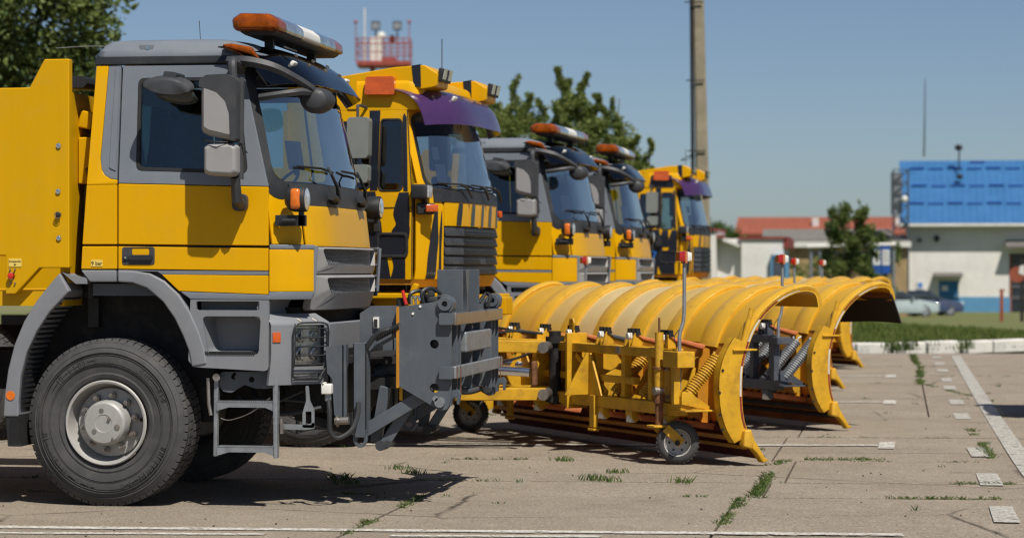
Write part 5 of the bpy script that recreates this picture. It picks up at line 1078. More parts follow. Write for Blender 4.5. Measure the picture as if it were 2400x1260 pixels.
def make_plow(frame='plow_yellow', rubber=False, wheels=True, lamp=True):
    T = empty('snow_plow')
    SH = 0.44                                                    # where the curved skin starts on the profile
    bnd = [0, .62, 1.28, 1.98, 2.70, 3.42, 4.15, PL]
    for k, (a, b) in enumerate(zip(bnd, bnd[1:])):
        def skin(u, v):
            s_ = lerp(SH, 1.0, u); p = prof(s_); n = pnorm(s_); bul = .012*sin(pi*v)
            return (p.x + n.x*bul, lerp(a, b, v), p.y + n.y*bul)
        MB().surf(skin, 18, 8, .012).build('blade_panel', ('plow_end','plow_end','plow_half_glare','plow_glare','plow_glare','plow_half_glare','plow_end')[k], T, angle=60)  # middle panels paler as painted glare, easing off towards both ends
    for k, y in enumerate(bnd):
        wd = .30 if 0 < k < 7 else .16; ya = min(max(y - (wd*.5 if k else 0), 0), PL-wd)
        def rib(u, v):
            s_ = lerp(SH-.02, .995, u); p = prof(s_); n = pnorm(s_); o = .030 + .022*sin(pi*v); return (p.x+n.x*o, lerp(ya, ya+wd, v), p.y+n.y*o)
        MB().surf(rib, 18, 4, .03).build('blade_rib', 'plow_rib', T, bevel=.003, angle=50)
    # lower back sheet, cutting edge, bolts
    MB().surf(lambda u, v: (prof(lerp(.13,SH,u)).x, lerp(0,PL,v), prof(lerp(.13,SH,u)).y), 10, 12, .012).build('back_sheet', 'plow_amber', T)
    MB().surf(lambda u, v: (prof(lerp(.0,.15,u)).x-.012, lerp(0.02,PL,v), prof(lerp(0,.15,u)).y), 4, 12, .03).build('cutting_edge', 'red_rubber' if not rubber else 'orange_edge', T)
    MB().box(-.20,-.16,.05,PL-.05,.20,.235).box(-.14,-.10,.05,PL-.05,.13,.16).build('edge_clamp', 'chassis_black' if rubber else 'plow_amber', T, bevel=.003)
    eb = MB()
    for k in range(34): y = .12+k*.145; p = prof(.15); eb.cyl((p.x-.03,y,p.y),(p.x+.0,y,p.y-.0),.014,n=6); p = prof(.06); eb.cyl((p.x-.045,y+.07,p.y),(p.x-.01,y+.07,p.y),.014,n=6)
    tag(eb.build('edge_bolts', 'chassis_black', T), kind='stuff')
    # end plates and vertical formers
    for y in (.0, PL-.02):
        N_ = 14; A = [prof(lerp(.11,.445,i/N_)) for i in range(N_+1)]; B = [prof(lerp(.11,.445,i/N_))+pnorm(lerp(.11,.445,i/N_))*(.14+.06*sin(pi*i/N_)) for i in range(N_+1)]
        MB().prism([tuple(p) for p in A] + [tuple(p) for p in reversed(B)], y, y+.02).build('end_plate', 'plow_yellow', T, bevel=.003)
        MB().ring([Vector((p.x, y-.0, p.y)) for p in B], [Vector((p.x, y+.10, p.y)) for p in B], close=False).build('end_flange', 'plow_yellow', T)
    rw = MB()
    for k in range(6): rw.surf(lambda u, v: (prof(lerp(.14+k*.105,.14+(k+1)*.105,u)).x+.004, -.003, prof(lerp(.14+k*.105,.14+(k+1)*.105,u)).y) if v < .5 else (prof(lerp(.14+k*.105,.14+(k+1)*.105,u)).x-.012, -.003, prof(lerp(.14+k*.105,.14+(k+1)*.105,u)).y), 3, 1, .004).build('warning_strip', ('warn_red','kerb_white')[k%2], T); rw = MB()
    for y in (.55, 1.1, 1.75, 2.3, 3.0, 3.7, 4.4):
        MB().prism([tuple(prof(lerp(.15,.41,i/8))) for i in range(9)] + [tuple(prof(lerp(.15,.41,i/8))+pnorm(lerp(.15,.41,i/8))*.10) for i in range(8,-1,-1)], y, y+.018).build('former', 'plow_amber' if frame == 'plow_yellow' else 'plow_yellow', T)
    # corner tip with its wear shoe
    MB().prism([(-.10,.24),(.02,.06),(.055,.04),(.0,.02),(-.06,.10),(-.16,.20)], -.03, .05).build('blade_tip', 'plow_yellow', T, bevel=.006)
    MB().loft([[(-.20,-.06,.16),(-.12,-.07,.14),(-.09,-.05,.22),(-.12,-.05,.30),(-.18,-.05,.29)], [(-.20,.03,.16),(-.12,.03,.14),(-.09,.03,.22),(-.12,.03,.30),(-.18,.03,.29)]]).build('wear_shoe', 'old_yellow', T, bevel=.015, seg=2)
    MB().loft([[(-.20,PL-.03,.16),(-.12,PL-.03,.14),(-.09,PL-.03,.22),(-.12,PL-.03,.30)], [(-.20,PL+.06,.16),(-.12,PL+.06,.14),(-.09,PL+.06,.22),(-.12,PL+.06,.30)]]).build('wear_shoe', 'plow_yellow', T, bevel=.015)
    for y in (.03, PL-.03):
        MB().cyl((-.185,y,.90),(-.075,y,1.27),.022,n=10).cyl((-.076,y,1.265),(-.073,y,1.28),.023,n=10).build('width_marker', 'plow_yellow', T); MB().box(-.27,-.05,y-.05,y+.06,.935,.95).build('top_gusset', 'plow_yellow', T, bevel=.003)
    # ---- frame behind the blade
    FX = -.58
    MB().box(FX-.05,FX+.05,.35,4.75,.865,.945).build('upper_beam', frame, T, bevel=.006)
    MB().box(FX-.06,FX+.06,.30,4.80,.40,.50).build('lower_beam', frame, T, bevel=.006)
    MB().box(FX-.03,FX+.03,1.1,4.2,.62,.68).build('middle_beam', frame, T, bevel=.005)
    for y in (.42,.80,1.30,1.85,3.35,3.95,4.60): MB().box(FX-.035,FX+.035,y-.035,y+.035,.50,.865).build('frame_post', frame, T, bevel=.004)
    for y in (.62, 1.05, 2.05, 3.15, 4.15):
        MB().prism([(FX+.03,.52),(-.24,.46),(-.22,.86),(FX+.03,.90)] if y in (2.05,3.15) else [(-.40,.50),(-.24,.46),(-.22,.86),(-.27,.86)], y-.01, y+.01).build('gusset', frame, T, bevel=.002)
    for k, y in enumerate((.60,1.20,1.75,2.40,3.00,3.70,4.30)):
        cl = MB()
        for dy in (-.07,0,.07): cl.prism([(FX-.04,.945),(FX+.07,.945),(FX+.05,1.03),(FX+.03,1.06),(FX-.0,1.06),(FX-.02,1.03)], y+dy-.012, y+dy+.012)
        co = cl.build('hinge_lug', frame, T, bevel=.003)
        cb = MB()
        for dy in (-.07,0,.07): cb.cyl((FX+.02,y+dy-.02,1.05),(FX+.02,y+dy+.02,1.05),.024,n=8).box(FX+.0,FX+.04,y+dy-.012,y+dy+.012,1.05,1.095)
        tag(cb.build('hinge_cap', 'chassis_black', co), kind='stuff')
        MB().cyl((FX-.07,y-.05,1.03),(FX-.03,y-.05,1.03),.03,n=14).obox((FX-.045,y-.05,1.035),(.02,.07,.045)).build('hinge_roller', 'white_plastic', co, bevel=.003)
        MB().prism([(FX+.01,1.04),(FX+.06,1.0),(-.26,.93),(-.24,.97)], y-.10, y+.10).build('rubber_link', ('orange_rubber','orange_rubber','frame_grey')[k%3], co, bevel=.006)
    for k, y in enumerate((.50,1.15,1.70,3.05,3.9)):
        MB().prism([(FX-.06,.40),(FX+.06,.40),(FX+.04,.33),(FX-.02,.30),(FX-.05,.33)], y-.06, y+.06).build('foot_lug', frame, T, bevel=.005)
        MB().cyl((FX-.06,y,.335),(FX+.0,y,.335),.026,n=12).obox((FX-.03,y,.32),(.05,.10,.04)).build('foot_roller', 'white_plastic', T, bevel=.004)
        MB().prism([(FX,.37),(FX+.02,.32),(-.22,.27),(-.20,.32)], y-.09, y+.09).build('rubber_link', 'orange_rubber', T, bevel=.006)
    spm = 'old_yellow' if frame == 'plow_yellow' else 'galvanised'
    for k, y in enumerate((.27,.98,1.52,2.75,3.55,4.35) if not rubber else (.20,.52,.95,1.2,3.55,4.35)):
        m = MB(); spring(m, (FX+.0,y,.53), (-.27,y-.03,.885), .047, .0105, 20); so = m.build('tension_spring', spm, T)
        build_each(MB().tube(curve_pts([(FX,y,.55),(FX-.02,y,.51),(FX-.04,y,.48),(FX-.02,y,.455)],4), .009, 6).tube([(-.27,y-.03,.875),(-.25,y-.03,.91),(-.22,y-.03,.92)], .009, 6), 'spring_hook', spm, so)
    MB().prism([(FX-.07,.50),(FX+.22,.44),(FX+.22,.46),(FX-.0,.60),(FX-.07,.60)], .16, .18).prism([(FX-.07,.44),(FX+.23,.44),(FX+.23,.455),(FX-.07,.455)], .10, .36).box(FX-.07,FX+.03,.18,.34,.455,.57).build('spring_seat', frame, T, bevel=.003)
    for y0, y1 in (((.46,.74),(3.42,3.62)) if not rubber else ((3.42,3.62),)): MB().prism([(y0,.50),(y1,.50),(y1,.865),(y0+.02,.865)], FX-.018, FX+.0, 'yz').build('web_plate', frame, T, bevel=.003)
    for yb, sg in ((2.26,-1),(2.98,1)):
        MB().prism([(yb,.50),(yb+sg*.62,.50),(yb+sg*.40,.865),(yb+sg*.30,.865)], FX-.075, FX-.055, 'yz').build('brace_plate', frame, T, bevel=.003)
        MB().prism([(FX-.30,.50),(FX-.05,.50),(FX-.05,.865),(FX-.09,.865)], yb+sg*.36-.01, yb+sg*.36+.01).build('brace_plate', frame, T, bevel=.003)
        MB().beam((FX-.02,yb+sg*.02,.84),(FX-.02,yb+sg*.62,.52),.03,.05).build('diagonal', frame, T, bevel=.003)
    for y in (.95,1.5,3.2,4.05): MB().beam((FX+.03,y,.88),(-.22,y+.06,.50),.02,.05).build('strut', 'plow_amber', T, bevel=.002)
    for y in (.70,1.42,2.0,3.3,4.3):
        MB().prism([(-.21,.48),(-.47,.48),(-.44,.54),(-.25,.86),(-.21,.86)], y-.012, y+.012).build('fin', frame, T, bevel=.002)
    for z in (.30,.42,.60,.78): MB().cyl((prof(.2).x-.19+.02*sin(z*9),-.008,z),(prof(.2).x-.19+.02*sin(z*9),.0,z),.011,n=8).build('flange_bolt', 'chassis_black', T)
    # plate, serial label
    MB().box(FX-.053,FX-.050,1.32,1.40,.88,.935).build('serial_plate', 'galvanised', T)
    # support legs with caster wheels
    if wheels:
        for y, sc_ in ((.34,1),(4.70,1)):
            leg = MB().cyl((FX-.12,y+.12,.78),(FX-.12,y+.12,1.08),.036,n=16).cyl((FX-.12,y+.12,.56),(FX-.12,y+.12,.79),.042,n=16).build('support_leg', 'old_yellow', T)
            build_each(MB().cyl((FX-.12,y+.12,.32),(FX-.12,y+.12,.56),.034,n=14).cyl((FX-.12,y+.12,1.07),(FX-.12,y+.12,1.20),.010,n=8), 'leg_tube', 'rust', leg)
            build_each(MB().cyl((FX-.12,y+.12,.775),(FX-.12,y+.12,.795),.055,n=16).cyl((FX-.12,y+.12,.50),(FX-.12,y+.12,.58),.047,n=16), 'leg_collar', 'rust', leg)
            build_each(MB().cyl((FX-.18,y+.10,.60),(FX-.10,y+.10,.60),.035,n=14).obox((FX-.07,y+.12,.55),(.10,.04,.03)).obox((FX-.07,y+.12,.78),(.10,.04,.03)), 'leg_clamp', 'steel', leg)
            MB().obox((FX-.12,y+.12,.31),(.17,.13,.02)).build('swivel_plate', 'old_yellow', leg, bevel=.004)
            fk = MB()
            for dy in (-.075,.075): fk.beam((FX-.10,y+.12+dy,.30),(FX+.015,y+.05+dy,.175),.012,.075)
            build_each(fk, 'fork', 'old_yellow', leg, bevel=.003)
            wx, wy = FX+.015, y+.05
            cwl = MB().lathe([(.10,-.05),(.125,-.055),(.15,-.05),(.168,-.035),(.175,-.02),(.175,.02),(.168,.035),(.15,.05),(.125,.055),(.10,.05)], (0,0,0), n=36, close=True)
            for q in range(30):
                a = 2*pi*q/30; cwl.obox((cos(a)*.173,0,sin(a)*.173), (.010,.07,.012), (0,-a,0))
            cw = cwl.build('caster_wheel', 'tyre', T, loc=(wx,wy,.178), rot=(0,0,R(-30)))
            MB().lathe([(.108,-.045),(.112,-.056),(.104,-.052),(.095,-.03),(.06,-.02),(.03,-.022),(.03,-.06),(0,-.062)], n=28).lathe([(.108,.045),(.112,.056),(.104,.052),(.095,.03),(0,.02)], n=28).build('caster_rim', 'rim_grey', cw)
            hb = MB()
            for q in range(6): a = 2*pi*q/6; hb.cyl((cos(a)*.068,-.03,sin(a)*.068),(cos(a)*.068,-.018,sin(a)*.068),.009,n=8)
            hb.cyl((0,-.085,0),(0,-.05,0),.022,n=10); tag(hb.build('caster_bolt', 'chassis_black', cw), kind='stuff')
    # marker pole with position lamp
    if lamp:
        for y in (.22, 4.70):
            mp = MB().tube(curve_pts([(FX-.06,y,.62),(FX-.06,y,.95),(FX-.055,y,1.08),(FX-.02,y,1.20),(FX-.015,y,1.45),(FX-.015,y,1.66)],5), .016, 8).build('marker_pole', 'galvanised', T)
            MB().obox((FX-.016,y,1.695),(.022,.08,.10)).build('lamp_back', 'orange_rubber', mp, bevel=.004)
            MB().loft([[(FX-.028,y+a,1.70+b) for a, b in rrect(-.038,.038,-.042,.042,.012,2)], [(FX-.075,y+a,1.70+b) for a, b in rrect(-.032,.032,-.036,.036,.012,2)]]).build('rear_lens', 'red_lens', mp)
            MB().loft([[(FX-.004,y+a,1.70+b) for a, b in rrect(-.038,.038,-.042,.042,.012,2)], [(FX+.038,y+a,1.70+b) for a, b in rrect(-.031,.031,-.034,.034,.012,2)]]).build('front_lens', 'white_plastic', mp)
            MB().box(FX-.12,FX-.06,y-.02,y+.03,.50,.93).beam((FX-.09,y,.56),(FX-.02,y+.02,.80),.025,.02).box(FX-.13,FX+.03,y-.10,y+.16 if not rubber else y+.02,.80 if not rubber else .86,.93).build('pole_bracket', frame, T, bevel=.004)
            MB().tube(curve_pts([(FX-.02,y+.02,1.14),(FX-.09,y+.03,1.05),(FX-.07,y+.03,.96),(FX-.09,y+.02,.90)],5), .004, 5).build('lamp_wire', 'hose', mp)
    # centre pivot and draw arms pointing back to the truck (turned against the blade angle)
    ph = R(-33); cx, cy = FX-.06, 2.62
    def Q(x, y, z): return Vector((cx + x*cos(ph) - y*sin(ph), cy + x*sin(ph) + y*cos(ph), z))
    MB().box(FX-.10,FX+.10,2.28,2.32,.36,1.03).box(FX-.10,FX+.10,2.92,2.96,.36,1.03).box(FX+.06,FX+.10,2.32,2.92,.36,1.0).build('pivot_housing', frame, T, bevel=.005)
    MB().cyl((cx,cy,.38),(cx,cy,1.04),.055,n=16).cyl((cx,cy,.93),(cx,cy,.99),.085,n=16).cyl((cx,cy,.40),(cx,cy,.46),.085,n=16).build('kingpin', 'chassis_black', T)
    for z in (.90,.48):
        arm = MB()
        for s_ in (-.42,.42): arm.beam(Q(-.05,s_*.5,z), Q(-1.35,s_,z+(.03 if z > .6 else .0)), .09, .11)
        build_each(arm, 'draw_arm', frame, T, bevel=.008)
        MB().cyl(Q(-.06,-.34,z), Q(-.06,.34,z), .05, n=14).build('arm_pin', 'steel', T)
    MB().prism([(2.34,1.05),(2.42,1.05),(2.44,1.12),(2.42,1.16),(2.36,1.16),(2.33,1.12)], FX-.01, FX+.01, 'yz', holes=[arc(2.385,1.11,.022,0,330,9)]).build('lifting_eye', frame, T, bevel=.003)
    for s_ in (-1, 1):
        cy_ = MB().cyl(Q(-1.30,s_*.62,.74), Q(-.72,s_*.60,.72), .058, n=16).build('angle_cylinder', 'carrier_grey', T); MB().cyl(Q(-.74,s_*.60,.72), Q(-.42,s_*.60,.705), .05, n=16).cyl(Q(-.42,s_*.60,.705), Q(-.14,s_*.60,.69), .040, n=16).build('piston_rod', 'chrome', cy_)
        MB().obox(Q(-.10,s_*.60,.68), (.05,.10,.22), (0,0,ph)).build('rod_end', 'rust', cy_, bevel=.015)
        MB().prism([(FX-.02,.50),(-.25,.48),(-.24,.84),(FX-.02,.62)], cy+s_*.78-.02, cy+s_*.78+.02).prism([(cy+s_*.60-.2,.50),(cy+s_*.60+.28,.50),(cy+s_*.60+.1,.84)], FX+.10, FX+.13, 'yz').build('cylinder_anchor', frame, T, bevel=.004)
    h_ = MB()
    for pts in ((Q(-.1,-.1,1.02),Q(-.4,-.2,1.04),Q(-.8,-.2,.96),Q(-1.3,-.2,1.0)), (Q(-.2,.1,.85),Q(-.5,.1,.76),Q(-.9,.15,.80),Q(-1.3,.2,.9)), (Q(-.5,-.62,.70),Q(-.55,-.6,.55),Q(-.8,-.5,.50),Q(-1.2,-.3,.65)), (Q(-.2,.2,1.0),Q(-.9,.5,1.12),Q(-1.2,.6,1.25),Q(-1.35,.7,1.05))): h_.tube(curve_pts(pts,7), .012, 7)
    build_each(h_, 'hydraulic_hose', 'hose', T)
    for y in (1.80, 3.6): MB().box(FX-.09,FX-.05,y-.045,y+.045,.22,.50).box(FX-.10,FX-.04,y-.06,y+.06,.19,.21).build('parking_stand', frame, T, bevel=.004)
    if rubber:
        MB().surf(lambda u, v: (lerp(.525,.66,u)-.02*u*u, lerp(-.02,PL,v), lerp(1.35,1.06,u)+.01*sin(v*19)), 6, 24, .012).build('snow_deflector', 'black_rubber', T); MB().box(.515,.53,.0,PL,1.31,1.36).build('deflector_clamp', 'rust', T)
    return T
def at_plow(T, x, y): T.location = (x, y, 0); T.rotation_euler = (0,0,R(33))
P1 = make_plow('plow_yellow', False); at_plow(P1, -1.10, 19.81); tag(P1, 'nearest yellow snow plow with scalloped blade and yellow frame', 'snow plow', 'snow plows parked before the trucks')
P2 = make_plow('frame_grey', True, False); at_plow(P2, -.51, 24.15); tag(P2, 'second snow plow with dark grey frame and black rubber flap at its top edge', 'snow plow', 'snow plows parked before the trucks')
P3 = copy_tree(P1); at_plow(P3, -.73, 32.2); tag(P3, 'third snow plow, mostly hidden behind the dark framed one', 'snow plow', 'snow plows parked before the trucks')
P4 = copy_tree(P1); at_plow(P4, -.58, 39.1); tag(P4, 'farthest snow plow by the white kerb', 'snow plow', 'snow plows parked before the trucks')
# ---------------------------------------------------------------- trees
def make_tree(name, label, loc, blobs, n, leaf, m, trunk_h, trunk_r, seed, shoots=(), group=None, droop=0.2):
    """blobs: (x, y, z, rx, ry, rz) clumps relative to the foot; shoots: (x, y, z0, z1, r) upright leafy twigs"""
    r = random.Random(seed); T = empty(name, loc, 0, label, 'tree', group)
    mb = MB().tube([(0,0,-.4),(r.uniform(-.1,.1),0,trunk_h*.4),(r.uniform(-.2,.2),r.uniform(-.2,.2),trunk_h)], [trunk_r*1.3,trunk_r,trunk_r*.7], 9)
    mb.build('trunk', 'bark', T)
    br = MB()
    for (x,y,z,rx,ry,rz) in blobs:
        if r.random() < .85: br.tube(curve_pts([(0,0,trunk_h*.8),(x*.45+r.uniform(-.2,.2),y*.45,lerp(trunk_h,z,.5)),(x,y,z+rz*.4)],4), [trunk_r*.5,trunk_r*.25,trunk_r*.08], 5)
    for (x,y,z0,z1,rr) in shoots: br.tube([(x*.7,y*.7,z0-.6),(x,y,z0),(x+r.uniform(-.1,.1),y,z1)], [.04,.03,.01], 5)
    br.build('branches', 'bark', T)
    vol = [b[3]*b[4]*b[5] for b in blobs]; sh = [(s_[3]-s_[2])*s_[4]*s_[4]*2.2 for s_ in shoots]; tot = sum(vol)+sum(sh); lv = MB()
    def leafat(p, out):
        s_ = leaf*r.uniform(.6,1.25); d = (out + Vector((r.gauss(0,.6), r.gauss(0,.6), r.gauss(0,.6)-droop))).normalized()
        a = d.cross(Vector((r.gauss(0,1), r.gauss(0,1), r.gauss(0,1)))).normalized(); q = d.cross(a)*s_*.18
        lv.add([p, p+d*s_*.5+a*s_*.30+q, p+d*s_, p+d*s_*.5-a*s_*.30+q], [(0,1,2),(0,2,3)])
    for b, v in zip(blobs, vol):
        k = int(n*v/tot)
        sub = [(Vector((r.gauss(0,1),r.gauss(0,1),r.gauss(0,1))).normalized(), r.uniform(.13,.30)) for _ in range(max(10, int(26*(v**.33))))]
        for _ in range(k):
            c, w_ = r.choice(sub); u = Vector((r.gauss(0,1),r.gauss(0,1),r.gauss(0,1))).normalized()*r.random()**.45*w_
            o = c*(.62+.42*r.random()) + u
            leafat(Vector((b[0]+o.x*b[3], b[1]+o.y*b[4], b[2]+o.z*b[5])), (o+Vector((0,0,.1))).normalized())
    for s_, v in zip(shoots, sh):
        for _ in range(int(n*v/tot*1.6)):
            t = r.random(); a = r.uniform(0,2*pi); w_ = s_[4]*(1-.75*t)*r.random()**.5*(.7+.5*sin(t*17+s_[0]*9))
            leafat(Vector((s_[0]+cos(a)*w_+.10*sin(t*7+s_[0]*5), s_[1]+sin(a)*w_, lerp(s_[2],s_[3],t))), Vector((cos(a)*.6, sin(a)*.6, .7)))
    lv.build('crown', m, T, smooth=False)
    return T
r9 = random.Random(11)
p = W(-10.3, 46)
make_tree('leafy_tree', 'big dark green tree rising behind the nearest cab at the left edge', (p.x,p.y,0), [(0,0,7.0,2.6,2.0,2.2),(1.3,-.3,6.0,1.5,1.2,1.5),(.9,.2,7.8,1.4,1.2,1.3),(.6,0,4.6,2.2,1.6,1.6),(-1.4,0,5.5,2,1.6,2),(1.2,.1,4.9,1.5,1.1,1.2),(1.3,.1,3.6,1.5,1.1,1.1)], 60000, .14, 'leaf_dark', 4.2, .25, 21)
p = W(.05, 66)
make_tree('bushy_tree', 'bushy green tree with upright shoots behind the two grey roofs', (p.x,p.y,0), [(0,0,4.7,1.3,1.0,1.15),(-.9,0,4.6,.95,.8,1.0),(.9,.2,4.6,1.0,.8,1.0),(.2,0,3.6,2.0,1.2,1.2)], 34000, .10, 'leaf_olive', 3.0, .16, 31,
    shoots=[(-1.15,0,5.0,6.2,.22),(-.75,.1,5.2,6.25,.22),(-.35,0,5.3,6.1,.2),(.05,.1,5.6,6.9,.16),(.35,0,5.4,6.35,.26),(.75,0,5.2,6.2,.2),(-.05,0,5.2,6.1,.26)], group='trees behind the trucks')
p = W(1.75, 64)
make_tree('bushy_tree', 'taller feathery green tree standing left of the concrete pole', (p.x,p.y,0), [(-.1,0,5.2,.9,.8,1.0),(.55,.1,4.7,.9,.8,1.0),(.3,0,3.7,1.5,1.1,1.1),(-.5,0,4.5,.8,.8,.9)], 28000, .10, 'leaf_olive', 3.0, .15, 37,
    shoots=[(-.45,0,5.4,6.9,.24),(-.2,.1,5.5,6.6,.2),(.15,0,5.5,6.75,.2),(.45,.1,5.3,6.2,.24),(.7,0,5.0,5.9,.22),(.05,0,5.1,6.2,.24),(1.0,.0,4.7,6.1,.12)], group='trees behind the trucks')
p = W(3.05, 62)
make_tree('bushy_tree', 'lower loose green tree just left of the concrete pole', (p.x,p.y,0), [(-.2,0,4.1,.55,.5,.75),(.25,0,3.7,.5,.5,.8),(0,0,3.0,.8,.6,.9)], 11000, .10, 'leaf_olive', 2.6, .10, 41, shoots=[(-.25,0,4.3,5.3,.17),(.1,0,4.2,5.0,.17),(.45,0,4.0,4.9,.12),(-.55,0,4.2,5.0,.16),(.42,0,3.4,4.2,.2)], group='trees behind the trucks')
for lat, D, bl, n, lf, m, lab in [
    (11.0, 128, [(0,0,3.6,1.3,.9,1.2),(.7,0,3.2,1.1,.8,1.1),(-.6,0,4.0,1.0,.8,1.1)], 5000, .16, 'leaf_fresh', 'rounded green tree right of the concrete pole behind the white building'),
    (14.5, 104, [(0,0,4.1,.95,.8,.85),(-.25,0,3.0,.85,.7,1.0),(.5,0,3.3,.75,.6,1.0),(0,0,1.6,1.2,.9,1.2),(-.6,0,4.3,.35,.3,.5),(.4,0,4.7,.35,.3,.4)], 13000, .15, 'leaf_dark', 'dark conifer-like tree in front of the long red roof'),
    (16.75, 112, [(0,0,3.4,.5,.4,.9),(-.2,0,2.6,.85,.6,.7),(.1,0,1.4,.9,.7,1.2),(.7,0,3.0,.5,.4,.9)], 8000, .15, 'leaf_dark', 'smaller dark tree beside the steel lattice mast'),
    (14.4, 116, [(0,0,1.9,1.6,.8,1.1),(-1.6,.2,1.5,1.3,.8,.9),(1.1,0,1.4,.9,.8,1.1)], 6000, .15, 'leaf_olive', 'wide olive shrub tree spreading below the pipe gantry'),
    (19.0, 215, [(0,0,5.0,2.0,1.2,1.6),(2.5,0,4.6,1.6,1.2,1.4),(4.6,0,5.0,1.0,1,1.8)], 3500, .30, 'leaf_dark', 'distant treetops showing above the red roof')]:
    p = W(lat, D); make_tree('background_tree', lab, (p.x,p.y,lawn_z(D)), bl, n, lf, m, 1.6, .12, int(lat*10), group='trees on the far side of the grass')

# ---------------------------------------------------------------- concrete pole with a cable, lattice light tower
mat('pole_concrete', (0.27, 0.235, 0.17), .9, var=.12, vscale=3, bump=.2, bscale=18, dirt=(.14,.12,.09), dirt_amt=.5, dscale=2)
mat('tower_red', (0.33, 0.06, 0.045), .6, var=.15); mat('tower_white', (.66,.64,.60), .6, var=.05)
p = W(4.95, 62)
po = empty('concrete_pole', (p.x,p.y,0), TH, 'tall tapering concrete pole rising out of the picture behind the trucks', 'pole')
MB().loft([[(dx-.20*z/10*1.0+a*(.19-.006*z), b*(.15-.005*z), z) for a, b in ((-1,-.7),(-.7,-1),(.7,-1),(1,-.7),(1,.7),(.7,1),(-.7,1),(-1,.7))] for dx, z in ((0,-.5),(0,6),(0,12))]).build('shaft', 'pole_concrete', po, bevel=.01)
MB().tube([(-.28,-.05,.5),(-.32,-.05,4),(-.36,-.05,9),(-.38,-.05,12)], .045, 7).build('cable', 'black_rubber', po)
for z in (2.5,4.6,6.4,8.4): MB().box(-.25-.02*z-.12,.10-.02*z,-.19,-.16,z,z+.03).build('cable_clip', 'chassis_black', po)
MB().tube(curve_pts([(-.30,-.06,4.55),(-.5,-.1,4.45),(-.62,-.1,4.38),(-.45,-.1,4.40),(-.36,-.06,4.5)],4), .012, 5).build('loose_wire', 'black_rubber', po)
p = W(-9.53, 180)
tw = empty('light_tower', (p.x,p.y,-1.4), TH, 'red lattice tower platform with railing and floodlights above the striped truck', 'tower')
for sx in (-1,1):
    for sy in (-1,1): MB().tube([(sx*1.3,sy*1.3,0),(sx*.9,sy*.9,18)], .09, 6).build('leg', 'tower_red', tw)
for k in range(9):
    z0, z1 = k*2, k*2+2; q0, q1 = 1.3-.4*z0/18, 1.3-.4*z1/18
    for s_ in (-1,1): MB().tube([(-q0,s_*q0,z0),(q1,s_*q1,z1)], .05, 5).tube([(q0,s_*q0,z0),(-q1,s_*q1,z1)], .05, 5).build('brace', 'tower_red', tw)
MB().box(-1.95,2.0,-1.6,1.6,18.0,18.35).build('platform', 'tower_red', tw, bevel=.03)
for z in (19.0,19.6,20.0):
    MB().tube([(-1.95,-1.6,z),(2.0,-1.6,z),(2.0,1.6,z),(-1.95,1.6,z),(-1.95,-1.6,z)], .045, 5).build('rail', 'tower_red', tw)
for k in range(9):
    for y in (-1.6,1.6): MB().tube([(lerp(-1.95,2.0,k/8),y,18.3),(lerp(-1.95,2.0,k/8),y,20.05)], .035, 5).build('rail_post', 'tower_red', tw)
MB().box(-1.05,-.15,-.6,.6,18.35,20.2).build('cabinet', 'tower_white', tw, bevel=.03); MB().ball((-.2,-.3,20.3),(.35,.3,.3),12,8).build('dome', 'tower_white', tw); MB().box(-.5,.9,-.5,.5,18.35,18.7).build('duct', 'tower_red', tw)
for x in (-.6,1.0):
    fl = MB().obox((x,-.4,21.05),(.65,.35,.6),(R(-15),0,0)).build('floodlight', 'black_plastic', tw, bevel=.03); MB().tube([(x,-.2,20.0),(x,-.3,20.8)], .06, 6).build('stem', 'chassis_black', fl); MB().obox((x,-.6,21.0),(.52,.03,.46),(R(-15),0,0)).build('face', 'dash', fl)
for x in (-2.0,1.95): pst = MB().tube([(x,-1.6,18.3),(x,-1.6,21.1)], .035, 5).build('lamp_post', 'tower_red', tw); MB().ball((x,-1.6,21.2),.14,10,8).build('obstruction_light', 'tower_red', pst)
MB().tube([(-1.45,0,18.3),(-1.45,0,22.4)], .07, 6).build('lightning_rod', 'tower_white', tw); MB().ball((.6,0,20.1),(.25,.25,.3),10,8).build('siren', 'tower_red', tw)

# ---------------------------------------------------------------- far buildings
mat('wall_white', (.72,.70,.66), .9, var=.05, vscale=.7, bump=.05, bscale=6, dirt=(.42,.39,.34), dirt_amt=.35, dscale=.9)
mat('wall_tan', (.36,.25,.13), .9, var=.12, vscale=1.2, dirt=(.22,.16,.09), dirt_amt=.4, dscale=1)
mat('roof_blue', (.028,.13,.31), .45, var=.05, vscale=.8, dirt=(.05,.18,.40), dirt_amt=.35, dscale=1.2)
mat('blue_paint', (.10,.27,.46), .7, var=.06, vscale=1); mat('door_blue', (.03,.17,.36), .6, var=.06)
mat('roof_red', (.30,.085,.05), .85, var=.14, vscale=2.5, dirt=(.22,.07,.04), dirt_amt=.4, dscale=1); mat('roof_grey', (.16,.15,.14), .9, var=.1)
mat('red_trim', (.22,.045,.035), .7, var=.1); mat('glass_dark', (.03,.04,.05), .1, var=.1)
mat('sign_blue', (.012,.08,.34), .5, var=.03); mat('sign_white', (.68,.69,.68), .5, var=.02); mat('brick_red', (.30,.075,.04), .8, var=.15)
def bld(name, lat, D, label, cat='building', z=None): p = W(lat, D); return empty(name, (p.x,p.y,lawn_z(D) if z is None else z), 0.0, label, cat)
B = bld('blue_roof_building', 27.0, 165, 'white building with a bright blue metal roof and a blue band along its foot')
w1 = MB().prism([(0,1.05),(15,1.05),(15,5.95),(0,5.95)], 0, .25, holes=[[(2.10,1.06),(3.42,1.06),(3.42,2.15),(2.10,2.15)], [(6.85,1.06),(9.6,1.06),(9.6,4.0),(6.85,4.0)]]).build('wall', 'wall_white', B)
